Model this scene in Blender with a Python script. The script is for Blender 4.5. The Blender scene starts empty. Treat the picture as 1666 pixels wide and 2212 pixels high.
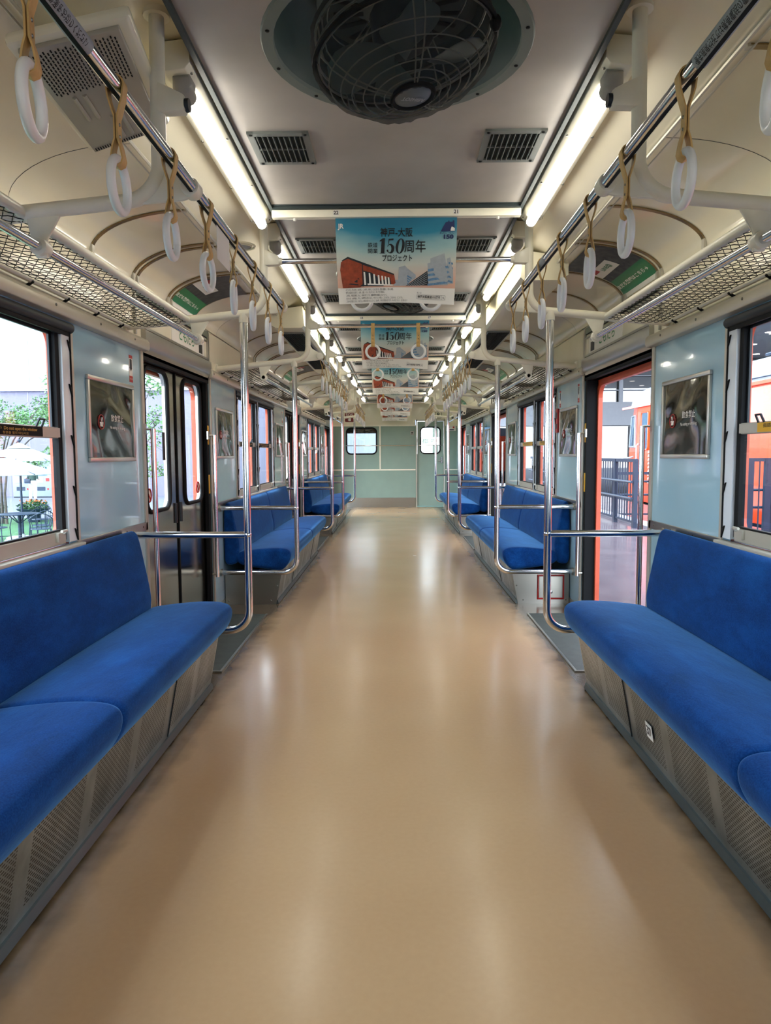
import bpy, bmesh, math, random
from mathutils import Vector, Matrix
SC = bpy.context.scene
COL = SC.collection
PI = math.pi
R = math.radians
random.seed(7)

# ------------------------------------------------------------------ colour / materials
def lin(r, g, b):
    def f(c):
        c /= 255.0
        return c/12.92 if c <= .04045 else ((c+.055)/1.055)**2.4
    return (f(r), f(g), f(b), 1)

class NT:
    def __init__(s, m):
        s.t = m.node_tree; s.n = s.t.nodes; s.b = s.n['Principled BSDF']
    def new(s, k, **kw):
        x = s.n.new(k)
        for a, v in kw.items(): setattr(x, a, v)
        return x
    def link(s, a, b): s.t.links.new(a, b)
    def put(s, sock, v):
        if isinstance(v, (int, float)): sock.default_value = v
        elif isinstance(v, tuple): sock.default_value = v
        else: s.link(v, sock)
    def m(s, op, a, b=0.0):
        x = s.new('ShaderNodeMath', operation=op); s.put(x.inputs[0], a); s.put(x.inputs[1], b)
        return x.outputs[0]
    def coord(s, w='Object'):
        return s.new('ShaderNodeTexCoord').outputs[w]
    def xyz(s, w='Object'):
        x = s.new('ShaderNodeSeparateXYZ'); s.link(s.coord(w), x.inputs[0]); return x.outputs
    def noise(s, scale, detail=3, stretch=None, w='Object', rough=.5):
        n = s.new('ShaderNodeTexNoise'); n.inputs['Scale'].default_value = scale
        n.inputs['Detail'].default_value = detail; n.inputs['Roughness'].default_value = rough
        if stretch:
            mp = s.new('ShaderNodeMapping'); mp.inputs['Scale'].default_value = stretch
            s.link(s.coord(w), mp.inputs[0]); s.link(mp.outputs[0], n.inputs[0])
        else: s.link(s.coord(w), n.inputs[0])
        return n.outputs[0]
    def ramp(s, fac, stops):
        r = s.new('ShaderNodeValToRGB'); e = r.color_ramp.elements
        while len(e) < len(stops): e.new(.5)
        for i, (p, c) in enumerate(stops):
            e[i].position = p; e[i].color = c if isinstance(c, tuple) else (c, c, c, 1)
        s.link(fac, r.inputs[0]); return r.outputs[0]
    def mix(s, fac, a, b):
        x = s.new('ShaderNodeMix', data_type='RGBA'); s.put(x.inputs[0], fac); s.put(x.inputs[6], a); s.put(x.inputs[7], b)
        return x.outputs[2]
    def bump(s, h, strength=.2, dist=.01):
        x = s.new('ShaderNodeBump'); x.inputs['Strength'].default_value = strength; x.inputs['Distance'].default_value = dist
        s.link(h, x.inputs['Height']); s.link(x.outputs[0], s.b.inputs['Normal'])

MATS = {}
def mat(name, col, rough=.5, metal=0., vary=.06, vs=6., rvary=0., bump=None, coat=0., sheen=0., spec=.5, emit=None):
    """plain procedural surface: a noise moves colour and roughness a little"""
    if name in MATS: return MATS[name]
    m = bpy.data.materials.new(name); m.use_nodes = True; n = NT(m); b = n.b
    c = lin(*col)
    if vary:
        f = n.noise(vs, 4)
        d = tuple(max(0, x*(1-vary*1.6)) for x in c[:3]) + (1,); u = tuple(min(1, x*(1+vary)) for x in c[:3]) + (1,)
        n.link(n.ramp(f, [(.3, d), (.7, u)]), b.inputs['Base Color'])
    else: b.inputs['Base Color'].default_value = c
    b.inputs['Metallic'].default_value = metal
    if rvary:
        f = n.noise(vs*1.7, 4)
        n.link(n.ramp(f, [(.3, max(0, rough-rvary)), (.7, min(1, rough+rvary))]), b.inputs['Roughness'])
    else: b.inputs['Roughness'].default_value = rough
    b.inputs['Specular IOR Level'].default_value = spec
    b.inputs['Coat Weight'].default_value = coat
    b.inputs['Sheen Weight'].default_value = sheen
    if emit: b.inputs['Emission Color'].default_value = lin(*emit[0]); b.inputs['Emission Strength'].default_value = emit[1]
    if bump: n.bump(n.noise(bump[0], 4), bump[1], bump[2])
    MATS[name] = m
    return m

M = {}
M['cream'] = mat('cream paint', (234, 229, 206), .22, vary=.03, vs=3, coat=.15)
M['creamtube'] = mat('cream enamel tube', (236, 232, 214), .3, vary=.03, vs=14, bump=(60, .08, .002))
M['cove'] = mat('cove laminate', (236, 229, 206), .18, vary=.04, vs=2, coat=.3)
M['ceil'] = mat('ceiling grey panel', (172, 167, 162), .42, vary=.08, vs=3.5, rvary=.08)
M['ceiltrim'] = mat('dark ceiling strip', (44, 56, 58), .5)
M['blue'] = mat('pale blue laminate', (160, 196, 214), .1, vary=.02, vs=3, coat=.5, bump=(3.5, .05, .02))
M['endgreen'] = mat('end wall green grey', (134, 158, 146), .45, vary=.03, vs=4)
M['chrome'] = mat('polished steel tube', (215, 217, 222), .13, 1., vary=.02, vs=30)
M['steel'] = mat('brushed stainless', (176, 174, 166), .3, 1., vary=.02, vs=3, rvary=.02)
M['doorsteel'] = mat('door stainless', (170, 166, 154), .17, 1., vary=.03, vs=2, rvary=.03, bump=(4, .06, .01))
M['alu'] = mat('aluminium', (222, 230, 238), .38, .2, vary=.03, vs=6)
M['alud'] = mat('dull aluminium sash', (196, 192, 180), .35, .45, vary=.02, vs=4)
M['darksteel'] = mat('dull dark steel', (96, 106, 106), .4, .8, vary=.06)
M['cornice'] = mat('satin cornice', (206, 200, 182), .3, .35, vary=.02, vs=3)
M['grille'] = mat('grey grille plate', (172, 168, 156), .4, .3, vary=.02)
M['black'] = mat('black rubber', (7, 9, 12), .7, spec=.25)
M['darkgrey'] = mat('dark grey metal', (34, 42, 48), .45, .3)
M['ring'] = mat('white strap ring', (236, 238, 238), .3, vary=.02, coat=.2)
M['leather'] = mat('tan strap leather', (206, 168, 104), .5, vary=.12, vs=40, bump=(140, .15, .002))
M['screw'] = mat('screw head', (120, 118, 110), .35, 1.)
M['brass'] = mat('bronze trim rib', (150, 126, 84), .3, .8, vary=.12, vs=14)
M['wire'] = mat('net wire', (58, 56, 50), .4, .7)
M['orange'] = mat('orange body paint', (200, 84, 54), .4, vary=.08, vs=8)
M['tube'] = mat('lit fluorescent tube', (255, 250, 238), .5, vary=0, emit=((255, 250, 238), 11.))
M['lampplate'] = mat('white lamp plate', (240, 236, 218), .35, vary=.02)
M['lampend'] = mat('lamp socket grey', (150, 148, 142), .4)
M['teal'] = mat('fan housing teal grey', (52, 78, 80), .5, vary=.06)
M['tealring'] = mat('fan ring grey', (108, 120, 118), .5, vary=.06)
M['blade'] = mat('fan blade', (116, 138, 138), .4)
M['hub'] = mat('fan hub grey', (84, 96, 104), .4)
M['cage'] = mat('fan cage wire', (176, 178, 170), .4, .3)
M['vent'] = mat('vent frame', (126, 132, 130), .4, .2)
M['ventdark'] = mat('vent void', (20, 34, 36), .8)
M['white'] = mat('white paper', (232, 230, 224), .5, vary=.02)
M['ink'] = mat('black ink', (16, 16, 20), .5, vary=0)
M['red'] = mat('sign red', (176, 36, 34), .45, vary=.03)
M['darkred'] = mat('sos red', (120, 26, 30), .45, vary=.03)
M['green'] = mat('poster green', (10, 120, 66), .35, vary=.03)
M['yellow'] = mat('yellow sticker', (232, 178, 40), .45, vary=.03)
M['gold'] = mat('gold lettering', (212, 170, 84), .45, vary=0)
M['navy'] = mat('poster navy', (28, 44, 92), .45, vary=0)
M['brick'] = mat('poster brick', (150, 62, 32), .5, vary=.2, vs=60)
M['pgrey'] = mat('poster grey', (160, 168, 176), .5, vary=.05, vs=60)
M['pblue'] = mat('poster blue windows', (92, 132, 168), .5, vary=.2, vs=90)
M['pdark'] = mat('poster dark', (26, 34, 40), .5, vary=.1, vs=60)
M['photo'] = mat('poster photo area', (58, 60, 54), .4, vary=.6, vs=22)
M['mat'] = mat('grey door mat', (66, 72, 68), .6, vary=.12, vs=14, bump=(40, .1, .004))
M['frame'] = mat('silver poster frame', (206, 204, 198), .3, .8)
M['slotgrey'] = mat('grey green strip', (120, 132, 118), .4, .3)

def velvet():
    m = bpy.data.materials.new('blue velvet moquette'); m.use_nodes = True; n = NT(m); b = n.b
    f = n.noise(9, 5, (1, .4, 1), rough=.65); g = n.noise(240, 2)
    c = n.ramp(f, [(.25, lin(0, 32, 80)), (.5, lin(0, 50, 114)), (.8, lin(10, 78, 152))])
    c2 = n.mix(.18, c, n.ramp(g, [(.3, lin(0, 30, 84)), (.7, lin(40, 110, 190))]))
    n.link(c2, b.inputs['Base Color']); b.inputs['Roughness'].default_value = .85
    b.inputs['Specular IOR Level'].default_value = .15
    b.inputs['Sheen Weight'].default_value = 1.; b.inputs['Sheen Roughness'].default_value = .3
    b.inputs['Sheen Tint'].default_value = lin(110, 170, 232)
    n.bump(f, .25, .012)
    return m
M['velvet'] = velvet()

def floor_mat():
    m = bpy.data.materials.new('tan linoleum'); m.use_nodes = True; n = NT(m); b = n.b
    c = n.mix(n.noise(1.3, 2), lin(192, 150, 108), lin(208, 172, 128))
    f = n.noise(60, 2)
    c = n.mix(.05, c, n.ramp(f, [(.3, lin(140, 108, 78)), (.7, lin(204, 176, 140))]))
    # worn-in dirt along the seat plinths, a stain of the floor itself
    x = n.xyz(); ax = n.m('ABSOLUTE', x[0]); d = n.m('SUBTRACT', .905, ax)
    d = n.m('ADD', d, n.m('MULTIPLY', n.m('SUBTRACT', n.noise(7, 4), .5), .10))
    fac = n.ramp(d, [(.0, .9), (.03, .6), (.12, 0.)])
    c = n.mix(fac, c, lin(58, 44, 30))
    n.link(c, b.inputs['Base Color'])
    n.link(n.m('ADD', n.m('MULTIPLY', n.noise(2, 2), .14), .17), b.inputs['Roughness'])
    b.inputs['Specular IOR Level'].default_value = .55; b.inputs['Coat Weight'].default_value = .25; b.inputs['Coat Roughness'].default_value = .16
    return m
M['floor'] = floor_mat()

def perforated():
    m = bpy.data.materials.new('perforated steel'); m.use_nodes = True; n = NT(m); b = n.b
    x = n.xyz(); y, z = x[1], x[2]
    zr = n.m('MULTIPLY', z, 1/.0085); row = n.m('FLOOR', zr)
    sh = n.m('MULTIPLY', n.m('FLOORED_MODULO', row, 2.), .5)
    yy = n.m('FRACT', n.m('ADD', n.m('MULTIPLY', y, 1/.02), sh))
    a = n.m('LESS_THAN', n.m('ABSOLUTE', n.m('SUBTRACT', yy, .5)), .37)
    c = n.m('LESS_THAN', n.m('ABSOLUTE', n.m('SUBTRACT', n.m('FRACT', zr), .5)), .25)
    blk = n.m('LESS_THAN', n.m('FRACT', n.m('MULTIPLY', y, 1/.36)), .8)
    lo = n.m('GREATER_THAN', z, .062)
    hole = n.m('MULTIPLY', n.m('MULTIPLY', a, c), n.m('MULTIPLY', blk, lo))
    base = n.ramp(n.noise(7, 4), [(.3, lin(132, 142, 146)), (.7, lin(180, 190, 196))])
    n.link(n.mix(hole, base, lin(16, 20, 22)), b.inputs['Base Color'])
    n.link(n.m('SUBTRACT', .9, n.m('MULTIPLY', hole, .9)), b.inputs['Metallic'])
    b.inputs['Roughness'].default_value = .36
    return m
M['perf'] = perforated()

def foil():
    m = bpy.data.materials.new('dark glossy foil'); m.use_nodes = True; n = NT(m); b = n.b
    b.inputs['Base Color'].default_value = lin(92, 92, 82); b.inputs['Metallic'].default_value = .9
    b.inputs['Roughness'].default_value = .06
    n.bump(n.noise(3, 1, (1, 1.2, .8)), .12, .05)
    return m
M['foil'] = foil()

def glass(name, tint=(.96, .98, .98, 1), op=.06):
    m = bpy.data.materials.new(name); m.use_nodes = True; t = m.node_tree; t.nodes.clear()
    o = t.nodes.new('ShaderNodeOutputMaterial'); mx = t.nodes.new('ShaderNodeMixShader')
    tr = t.nodes.new('ShaderNodeBsdfTransparent'); tr.inputs[0].default_value = tint
    gl = t.nodes.new('ShaderNodeBsdfGlossy'); gl.inputs['Roughness'].default_value = .02
    mx.inputs[0].default_value = op
    t.links.new(tr.outputs[0], mx.inputs[1]); t.links.new(gl.outputs[0], mx.inputs[2]); t.links.new(mx.outputs[0], o.inputs[0])
    return m
M['glass'] = glass('window glass')
M['dkglass'] = glass('dark museum glass', (.16, .2, .22, 1), .22)

def netcloth():
    m = bpy.data.materials.new('black fan net'); m.use_nodes = True; t = m.node_tree; n = NT(m)
    n.b.inputs['Base Color'].default_value = lin(10, 14, 16); n.b.inputs['Roughness'].default_value = .9
    o = [x for x in t.nodes if x.type == 'OUTPUT_MATERIAL'][0]
    tr = t.nodes.new('ShaderNodeBsdfTransparent'); mx = t.nodes.new('ShaderNodeMixShader'); mx.inputs[0].default_value = .58
    t.links.new(tr.outputs[0], mx.inputs[1]); t.links.new(n.b.outputs[0], mx.inputs[2]); t.links.new(mx.outputs[0], o.inputs[0])
    return m
M['netcloth'] = netcloth()

def poster_sky():
    m = bpy.data.materials.new('printed poster sky'); m.use_nodes = True; n = NT(m)
    x = n.xyz(); z = n.m('ADD', n.m('MULTIPLY', n.m('ADD', x[2], .37), 1/.37), n.m('MULTIPLY', n.m('SUBTRACT', n.noise(5, 3, (1, 1, 3)), .5), .18))
    z = n.m('ADD', z, n.m('MULTIPLY', n.m('ABSOLUTE', x[0]), -.35))
    c = n.ramp(z, [(.2, lin(214, 170, 150)), (.42, lin(196, 200, 192)), (.6, lin(150, 186, 190)), (.8, lin(36, 130, 160)), (.95, lin(22, 108, 140))])
    n.link(c, n.b.inputs['Base Color']); n.b.inputs['Roughness'].default_value = .45
    return m
M['psky'] = poster_sky()

# ------------------------------------------------------------------ mesh builder
class MB:
    def __init__(s): s.v = []; s.f = []
    def add(s, vs, fs):
        o = len(s.v); s.v += [Vector(p) for p in vs]; s.f += [tuple(i+o for i in f) for f in fs]; return s
    def box(s, x0, x1, y0, y1, z0, z1):
        x0, x1 = sorted((x0, x1)); y0, y1 = sorted((y0, y1)); z0, z1 = sorted((z0, z1))
        v = [(x, y, z) for z in (z0, z1) for y in (y0, y1) for x in (x0, x1)]
        return s.add(v, [(0, 2, 3, 1), (4, 5, 7, 6), (0, 1, 5, 4), (2, 6, 7, 3), (0, 4, 6, 2), (1, 3, 7, 5)])
    def prism(s, pts, vec):
        """3d polygon swept by vec"""
        pts = [Vector(p) for p in pts]; vec = Vector(vec); n = len(pts)
        nrm = Vector((0, 0, 0))
        for i in range(n): nrm += pts[i].cross(pts[(i+1) % n])
        if nrm.dot(vec) > 0: pts.reverse()
        v = pts + [p+vec for p in pts]
        f = [tuple(range(n)), tuple(reversed(range(n, 2*n)))] + [(i+1-(n if i == n-1 else 0), i, i+n, (i+1) % n+n) for i in range(n)]
        return s.add(v, f)
    def tube(s, path, r, n=10, closed=False, caps=True):
        P = [Vector(p) for p in path]; k = len(P)
        rr = r if isinstance(r, (list, tuple)) else [r]*k
        T = []
        for i in range(k):
            a = P[(i-1) % k] if (closed or i > 0) else P[i]; b = P[(i+1) % k] if (closed or i < k-1) else P[i]
            T.append((b-a).normalized())
        u = T[0].orthogonal().normalized(); U = [u]
        for i in range(1, k):
            q = T[i-1].rotation_difference(T[i]); u = (q @ u); u = (u - T[i]*u.dot(T[i])).normalized(); U.append(u)
        o = len(s.v)
        for i in range(k):
            w = T[i].cross(U[i])
            for j in range(n):
                a = 2*PI*j/n; s.v.append(P[i]+(U[i]*math.cos(a)+w*math.sin(a))*rr[i])
        L = k if closed else k-1
        best = 0
        if closed:
            best = min(range(n), key=lambda d: (s.v[o+d]-s.v[o+(k-1)*n]).length)
        for i in range(L):
            i2 = (i+1) % k; d = best if (closed and i == k-1) else 0
            for j in range(n):
                s.f.append((o+i*n+j, o+i*n+(j+1) % n, o+i2*n+(j+1+d) % n, o+i2*n+(j+d) % n))
        if caps and not closed:
            s.f.append(tuple(o+j for j in reversed(range(n)))); s.f.append(tuple(o+(k-1)*n+j for j in range(n)))
        return s
    def torus(s, c, normal, R_, r, n=28, m=10, squash=1.):
        nn = Vector(normal).normalized(); a = nn.orthogonal().normalized()
        if abs(nn.z) < .9:
            a = Vector((0, 0, 1)); a = (a-nn*a.dot(nn)).normalized()
        b = nn.cross(a); c = Vector(c)
        return s.tube([c+(a*math.cos(t)*squash+b*math.sin(t))*R_ for t in [2*PI*i/n for i in range(n)]], r, m, closed=True)
    def lathe(s, prof, c, axis=(0, 0, 1), n=24, arc=None):
        """prof: (radius, height) list along axis from c"""
        ax = Vector(axis).normalized(); a = ax.orthogonal().normalized(); b = ax.cross(a); c = Vector(c); o = len(s.v)
        for (r, h) in prof:
            for j in range(n):
                t = 2*PI*j/n; s.v.append(c+ax*h+(a*math.cos(t)+b*math.sin(t))*r)
        for i in range(len(prof)-1):
            for j in range(n):
                s.f.append((o+i*n+j, o+i*n+(j+1) % n, o+(i+1)*n+(j+1) % n, o+(i+1)*n+j))
        return s
    def ball(s, c, r, n=12, k=8, sc=(1, 1, 1)):
        c = Vector(c); o = len(s.v)
        for i in range(k+1):
            p = PI*i/k
            for j in range(n):
                t = 2*PI*j/n; s.v.append(c+Vector((math.sin(p)*math.cos(t)*sc[0], math.sin(p)*math.sin(t)*sc[1], math.cos(p)*sc[2]))*r)
        for i in range(k):
            for j in range(n): s.f.append((o+i*n+j, o+(i+1)*n+j, o+(i+1)*n+(j+1) % n, o+i*n+(j+1) % n))
        return s
    def ribbon(s, path, wvec, th, closed=False):
        """flat band: path points, half-width vector, thickness"""
        P = [Vector(p) for p in path]; W = Vector(wvec); k = len(P); o = len(s.v)
        for i in range(k):
            a = P[(i-1) % k] if (closed or i > 0) else P[i]; b = P[(i+1) % k] if (closed or i < k-1) else P[i]
            nn = (b-a).normalized().cross(W.normalized()).normalized()*th/2
            s.v += [P[i]-W-nn, P[i]+W-nn, P[i]+W+nn, P[i]-W+nn]
        for i in range(k if closed else k-1):
            a, b = o+i*4, o+((i+1) % k)*4
            for j in range(4): s.f.append((a+j, a+(j+1) % 4, b+(j+1) % 4, b+j))
        if not closed: s.f += [(o+3, o+2, o+1, o), tuple(o+(k-1)*4+j for j in range(4))]
        return s
    def grid(s, fn, nu, nv, flip=False):
        o = len(s.v)
        for i in range(nu+1):
            for j in range(nv+1): s.v.append(Vector(fn(i/nu, j/nv)))
        for i in range(nu):
            for j in range(nv):
                a = o+i*(nv+1)+j; q = (a, a+nv+1, a+nv+2, a+1); s.f.append(tuple(reversed(q)) if flip else q)
        return s
    def holed(s, rect, hole, fn, d, n=40):
        """plate rect=(u0,u1,v0,v1) with a rounded hole (u0,u1,v0,v1,r); fn(u,v,w) -> point; thickness d in w"""
        u0, u1, v0, v1 = rect; a0, a1, b0, b1, r = hole; cu, cv = (a0+a1)/2, (b0+b1)/2
        ang = sorted(set([2*PI*i/n for i in range(n)] + [math.atan2(v-cv, u-cu) % (2*PI) for u in (u0, u1) for v in (v0, v1)]
            + [math.atan2(v-cv, u-cu) % (2*PI) for u in (a0, a1) for v in (b0+r, b1-r)] + [math.atan2(v-cv, u-cu) % (2*PI) for u in (a0+r, a1-r) for v in (b0, b1)]))
        hx, hy = (a1-a0)/2-r, (b1-b0)/2-r
        o = len(s.v); k = len(ang)
        for t in ang:
            c, q = math.cos(t), math.sin(t)
            lo, hi = 0., 5.
            for _ in range(40):
                md = (lo+hi)/2; px, py = abs(c*md)-hx, abs(q*md)-hy
                sd = math.hypot(max(px, 0), max(py, 0))+min(max(px, py), 0)-r
                if sd < 0: lo = md
                else: hi = md
            tt = min([(u-cu)/c for u in (u0, u1) if abs(c) > 1e-9 and (u-cu)/c > 0]+[(v-cv)/q for v in (v0, v1) if abs(q) > 1e-9 and (v-cv)/q > 0])
            for w in (0, d):
                s.v.append(Vector(fn(cu+c*lo, cv+q*lo, w))); s.v.append(Vector(fn(cu+c*tt, cv+q*tt, w)))
        for i in range(k):
            a, b = o+4*i, o+4*((i+1) % k)
            s.f += [(a, a+1, b+1, b), (a+2, b+2, b+3, a+3), (a, b, b+2, a+2), (a+1, a+3, b+3, b+1)]
        return s

def arc(c, r, a0, a1, n=8):
    """2d arc points"""
    return [(c[0]+r*math.cos(a0+(a1-a0)*i/n), c[1]+r*math.sin(a0+(a1-a0)*i/n)) for i in range(n+1)]

def build(name, mb, material, parent=None, origin=(0, 0, 0), bevel=0., sharp=38, recalc=True, seg=2):
    bm = bmesh.new(); vs = [bm.verts.new(p-Vector(origin)) for p in mb.v]
    for f in mb.f:
        if len(set(f)) < 3: continue
        try: bm.faces.new([vs[i] for i in f])
        except ValueError: pass
    if recalc: bmesh.ops.recalc_face_normals(bm, faces=bm.faces[:])
    if bevel:
        es = [e for e in bm.edges if len(e.link_faces) == 2 and e.calc_face_angle(0) > R(30)]
        bmesh.ops.bevel(bm, geom=es, offset=bevel, segments=seg, affect='EDGES', profile=.5, clamp_overlap=True)
    for f in bm.faces: f.smooth = True
    for e in bm.edges: e.smooth = not (len(e.link_faces) == 2 and e.calc_face_angle(0) > R(sharp))
    me = bpy.data.meshes.new(name); bm.to_mesh(me); bm.free()
    me.materials.append(material)
    o = bpy.data.objects.new(name, me); COL.objects.link(o)
    if parent: o.parent = parent
    return o

def tag(o, label=None, cat=None, group=None, kind=None):
    if label: o['label'] = label
    if cat: o['category'] = cat
    if group: o['group'] = group
    if kind: o['kind'] = kind
    return o

class Thing:
    """an Empty at the thing's base; parts are given in world coordinates and stored relative to it"""
    def __init__(s, name, label, cat, loc, group=None, kind=None):
        s.o = bpy.data.objects.new(name, None); COL.objects.link(s.o); s.o.location = loc; s.loc = Vector(loc)
        s.o.empty_display_size = .05
        tag(s.o, label, cat, group, kind)
    def part(s, name, mb, material, parent=None, label=None, **kw):
        p = build(name, mb, material, parent or s.o, s.loc, **kw)
        if label: p['label'] = label
        return p

def single(name, mb, material, label, cat, loc, group=None, kind=None, **kw):
    o = build(name, mb, material, None, loc, **kw); o.location = loc
    return tag(o, label, cat, group, kind)

def struct(name, mb, material, parent=None, **kw):
    o = build(name, mb, material, parent, **kw)
    if not parent: o['kind'] = 'structure'
    return o

KIDS = {}
def dup(root, loc=None, delta=None, label=None, group=None, rotz=None):
    def kids(x): return [c for c in bpy.data.objects if c.parent == x]
    if root.name not in KIDS:
        KIDS[root.name] = [(c, kids(c)) for c in kids(root)]
    r = root.copy(); COL.objects.link(r)
    if delta: r.location = Vector(root.location)+Vector(delta)
    if loc: r.location = loc
    if rotz is not None: r.rotation_euler[2] = rotz
    if label: r['label'] = label
    if group: r['group'] = group
    for c, gs in KIDS[root.name]:
        d = c.copy(); COL.objects.link(d); d.parent = r
        for g in gs:
            e = g.copy(); COL.objects.link(e); e.parent = d
    return r

TEXTC = {}
def text(name, body, size, fn, material, parent, w=None, bold=0., origin=(0, 0, 0), align='CENTER', shear=0., fine=0.):
    """lettering as flat mesh; fn(u,v) -> point; w stretches the line to that width"""
    key = (body, size, w, bold, align, shear)
    c = bpy.data.curves.new('lettering', 'FONT'); c.body = body; c.size = size; c.align_x = align; c.align_y = 'CENTER'
    c.offset = bold*size; c.shear = shear; c.resolution_u = 3
    t = bpy.data.objects.new('lettering', c); COL.objects.link(t)
    bpy.context.view_layer.update()
    me = bpy.data.meshes.new_from_object(t.evaluated_get(bpy.context.evaluated_depsgraph_get()))
    bpy.data.objects.remove(t); bpy.data.curves.remove(c)
    xs = [v.co.x for v in me.vertices]; k = 1.
    if w and xs: k = w/(max(xs)-min(xs))
    o3 = Vector(origin)
    if fine:
        bm = bmesh.new(); bm.from_mesh(me)
        for _ in range(3):
            bmesh.ops.triangulate(bm, faces=bm.faces[:]); es = [e for e in bm.edges if e.calc_length()*k > fine]
            if not es: break
            bmesh.ops.subdivide_edges(bm, edges=es, cuts=1)
        bmesh.ops.triangulate(bm, faces=bm.faces[:]); bm.to_mesh(me); bm.free()
    for v in me.vertices: v.co = Vector(fn(v.co.x*k, v.co.y))-o3
    me.materials.clear(); me.materials.append(material); me.name = name
    o = bpy.data.objects.new(name, me); COL.objects.link(o); o.parent = parent
    return o

ORD = ['first', 'second', 'third', 'fourth', 'fifth', 'sixth', 'seventh', 'eighth', 'ninth', 'tenth', 'eleventh', 'twelfth', 'thirteenth', 'fourteenth']
SIDE = {-1: 'terrace side', 1: 'open-door side'}
DOORS = [4.3, 9.0, 13.7]
BAYS = [1.95, 6.65, 11.35]
BAYN = ['front bay', 'middle bay', 'rear bay']
CH = 2.22          # ceiling height
YE = 15.0          # end wall
YR = -4.6          # rear end of what is built
# ------------------------------------------------------------------ setting: floor, walls, ceiling
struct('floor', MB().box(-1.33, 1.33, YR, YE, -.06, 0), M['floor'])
k = 0
for s in (-1, 1):
    for di, c in enumerate(DOORS):
        mb = MB().prism([(s*.925, c-.7, .0015), (s*.925, c+.62, .0015), (s*1.30, c+.62, .0015), (s*1.30, c-.7, .0015)], (0, 0, .004))
        t = Thing('door_mat', 'grey non-slip plate on the floor inside the %s doorway, %s' % (ORD[di], SIDE[s]), 'floor plate', (s*1.1, c, 0), 'grey floor plates at the doorways')
        t.part('rubber_sheet', mb, M['mat'])
        t.part('edge_strip', MB().box(s*.915, s*.927, c-.7, c+.62, .001, .008).box(s*.915, s*1.3, c-.712, c-.70, .001, .008), M['steel'], label='thin metal edge strip')
for s, nm in ((-1, 'left'), (1, 'right')):
    blue = MB(); up = MB(); skin = MB()
    segs = [(-2.75-1.7, -2.75+1.7)] + [(b-1.7, b+1.7) for b in BAYS] + [(14.35, YE)]
    X0, X1 = s*1.30, s*1.33
    for i, (a, b) in enumerate(segs):
        if i < 4:
            c = (a+b)/2
            for mbb, xa, xb, zi in ((blue, X0, X1, .78), (skin, s*1.345, s*1.367, .80)):
                mbb.box(xa, xb, a, b, 0 if mbb is blue else -.1, zi)
                kk_ = .88 if mbb is blue else .83
                mbb.box(xa, xb, a, c-kk_, zi, 1.64 if mbb is blue else 1.62).box(xa, xb, c+kk_, b, zi, 1.64 if mbb is blue else 1.62)
                q_ = .03 if mbb is blue else .035
                mbb.box(xa, xb, c-q_, c+q_, zi, 1.62)
                if mbb is skin:
                    for (e0, e1) in ((c-.83, c-.035), (c+.035, c+.83)):
                        for yy, dr in ((e0, 1), (e1, -1)):
                            for zz, dz in ((zi, 1), (1.62, -1)):
                                r = .07
                                pts = [(s*1.346, yy, zz)] + [(s*1.346, yy+dr*(r-r*math.sin(q)), zz+dz*(r-r*math.cos(q))) for q in [PI/2*j/6 for j in range(7)]]
                                skin.prism(pts, (s*.020, 0, 0))
        else:
            blue.box(X0, X1, a, b, 0, 1.64); skin.box(s*1.331, s*1.385, a, b, -.1, 1.62)
    skin.box(s*1.331, s*1.385, YR, YE, 1.62, 2.1)
    blue.box(X0, s*1.33, YR, YE, 1.64, 1.66)
    if s < 0: blue.box(X0, X1, -1.05, .25, 0, 1.64)
    w = struct('wall_'+nm, blue, M['blue'])
    # cream strip above doors and windows, then the cove
    up.box(s*1.30, s*1.33, YR, YE, 1.66, 2.0)
    struct('upper_panel', up, M['cream'], w)
    sk = struct('outer_skin', skin, M['orange'], w); sk['label'] = 'orange outer body skin'
    prof = [(1.30, 1.98)] + [(.88+.42*math.cos(q), 1.985+.175*math.sin(q)) for q in [PI/2*j/14 for j in range(15)]] + [(.70, 2.265), (.555, 2.285)]
    def covep(q):   # point on the cove arc, q 0 at the wall .. 1 at the top
        return (.88+.42*math.cos(q*PI/2), 1.985+.175*math.sin(q*PI/2))
    cv = MB()
    cv.grid(lambda u, v: (s*(prof[min(int(u*(len(prof)-1)+.5), len(prof)-1)][0]), YR+(YE-YR)*v, prof[min(int(u*(len(prof)-1)+.5), len(prof)-1)][1]), len(prof)-1, 2)
    cv.grid(lambda u, v: (s*(prof[min(int(u*(len(prof)-1)+.5), len(prof)-1)][0]+.004), YR+(YE-YR)*v, prof[min(int(u*(len(prof)-1)+.5), len(prof)-1)][1]+.03), len(prof)-1, 2)
    cc = struct('ceiling_cove', cv, M['cove'], sharp=60, recalc=False); cc['kind'] = 'structure'
    seam = MB()
    for y in [0.85, 2.43, 5.2, 7.0, 8.3, 10.1, 11.9, 13.3]:
        for qa in range(12):
            a_, b_ = covep(qa/12), covep((qa+1)/12)
            seam.prism([(s*a_[0], y, a_[1]-.0005), (s*b_[0], y, b_[1]-.0005), (s*b_[0], y+.002, b_[1]-.0005), (s*a_[0], y+.002, a_[1]-.0005)], (0, 0, -.0006))
    struct('panel_seam', seam, M['darkgrey'], cc)
    # long trims
    struct('trim_%d' % (1 if s < 0 else 2), MB().box(s*.545, s*.560, YR, YE, CH-.012, 2.285), M['ceiltrim'])
    struct('trim_%d' % (3 if s < 0 else 4), MB().tube([(s*.872, YR, 2.152), (s*.872, YE, 2.152)], .006, 6).tube([(s*.90, YR, 2.15), (s*.90, YE, 2.15)], .003, 6), M['alud'])
    # floor-side baseboard
    bb = MB()
    for (a, b) in segs: bb.box(s*1.295, s*1.30, a, b, 0, .045)
    struct('baseboard_'+nm, bb, M['steel'])

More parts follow.
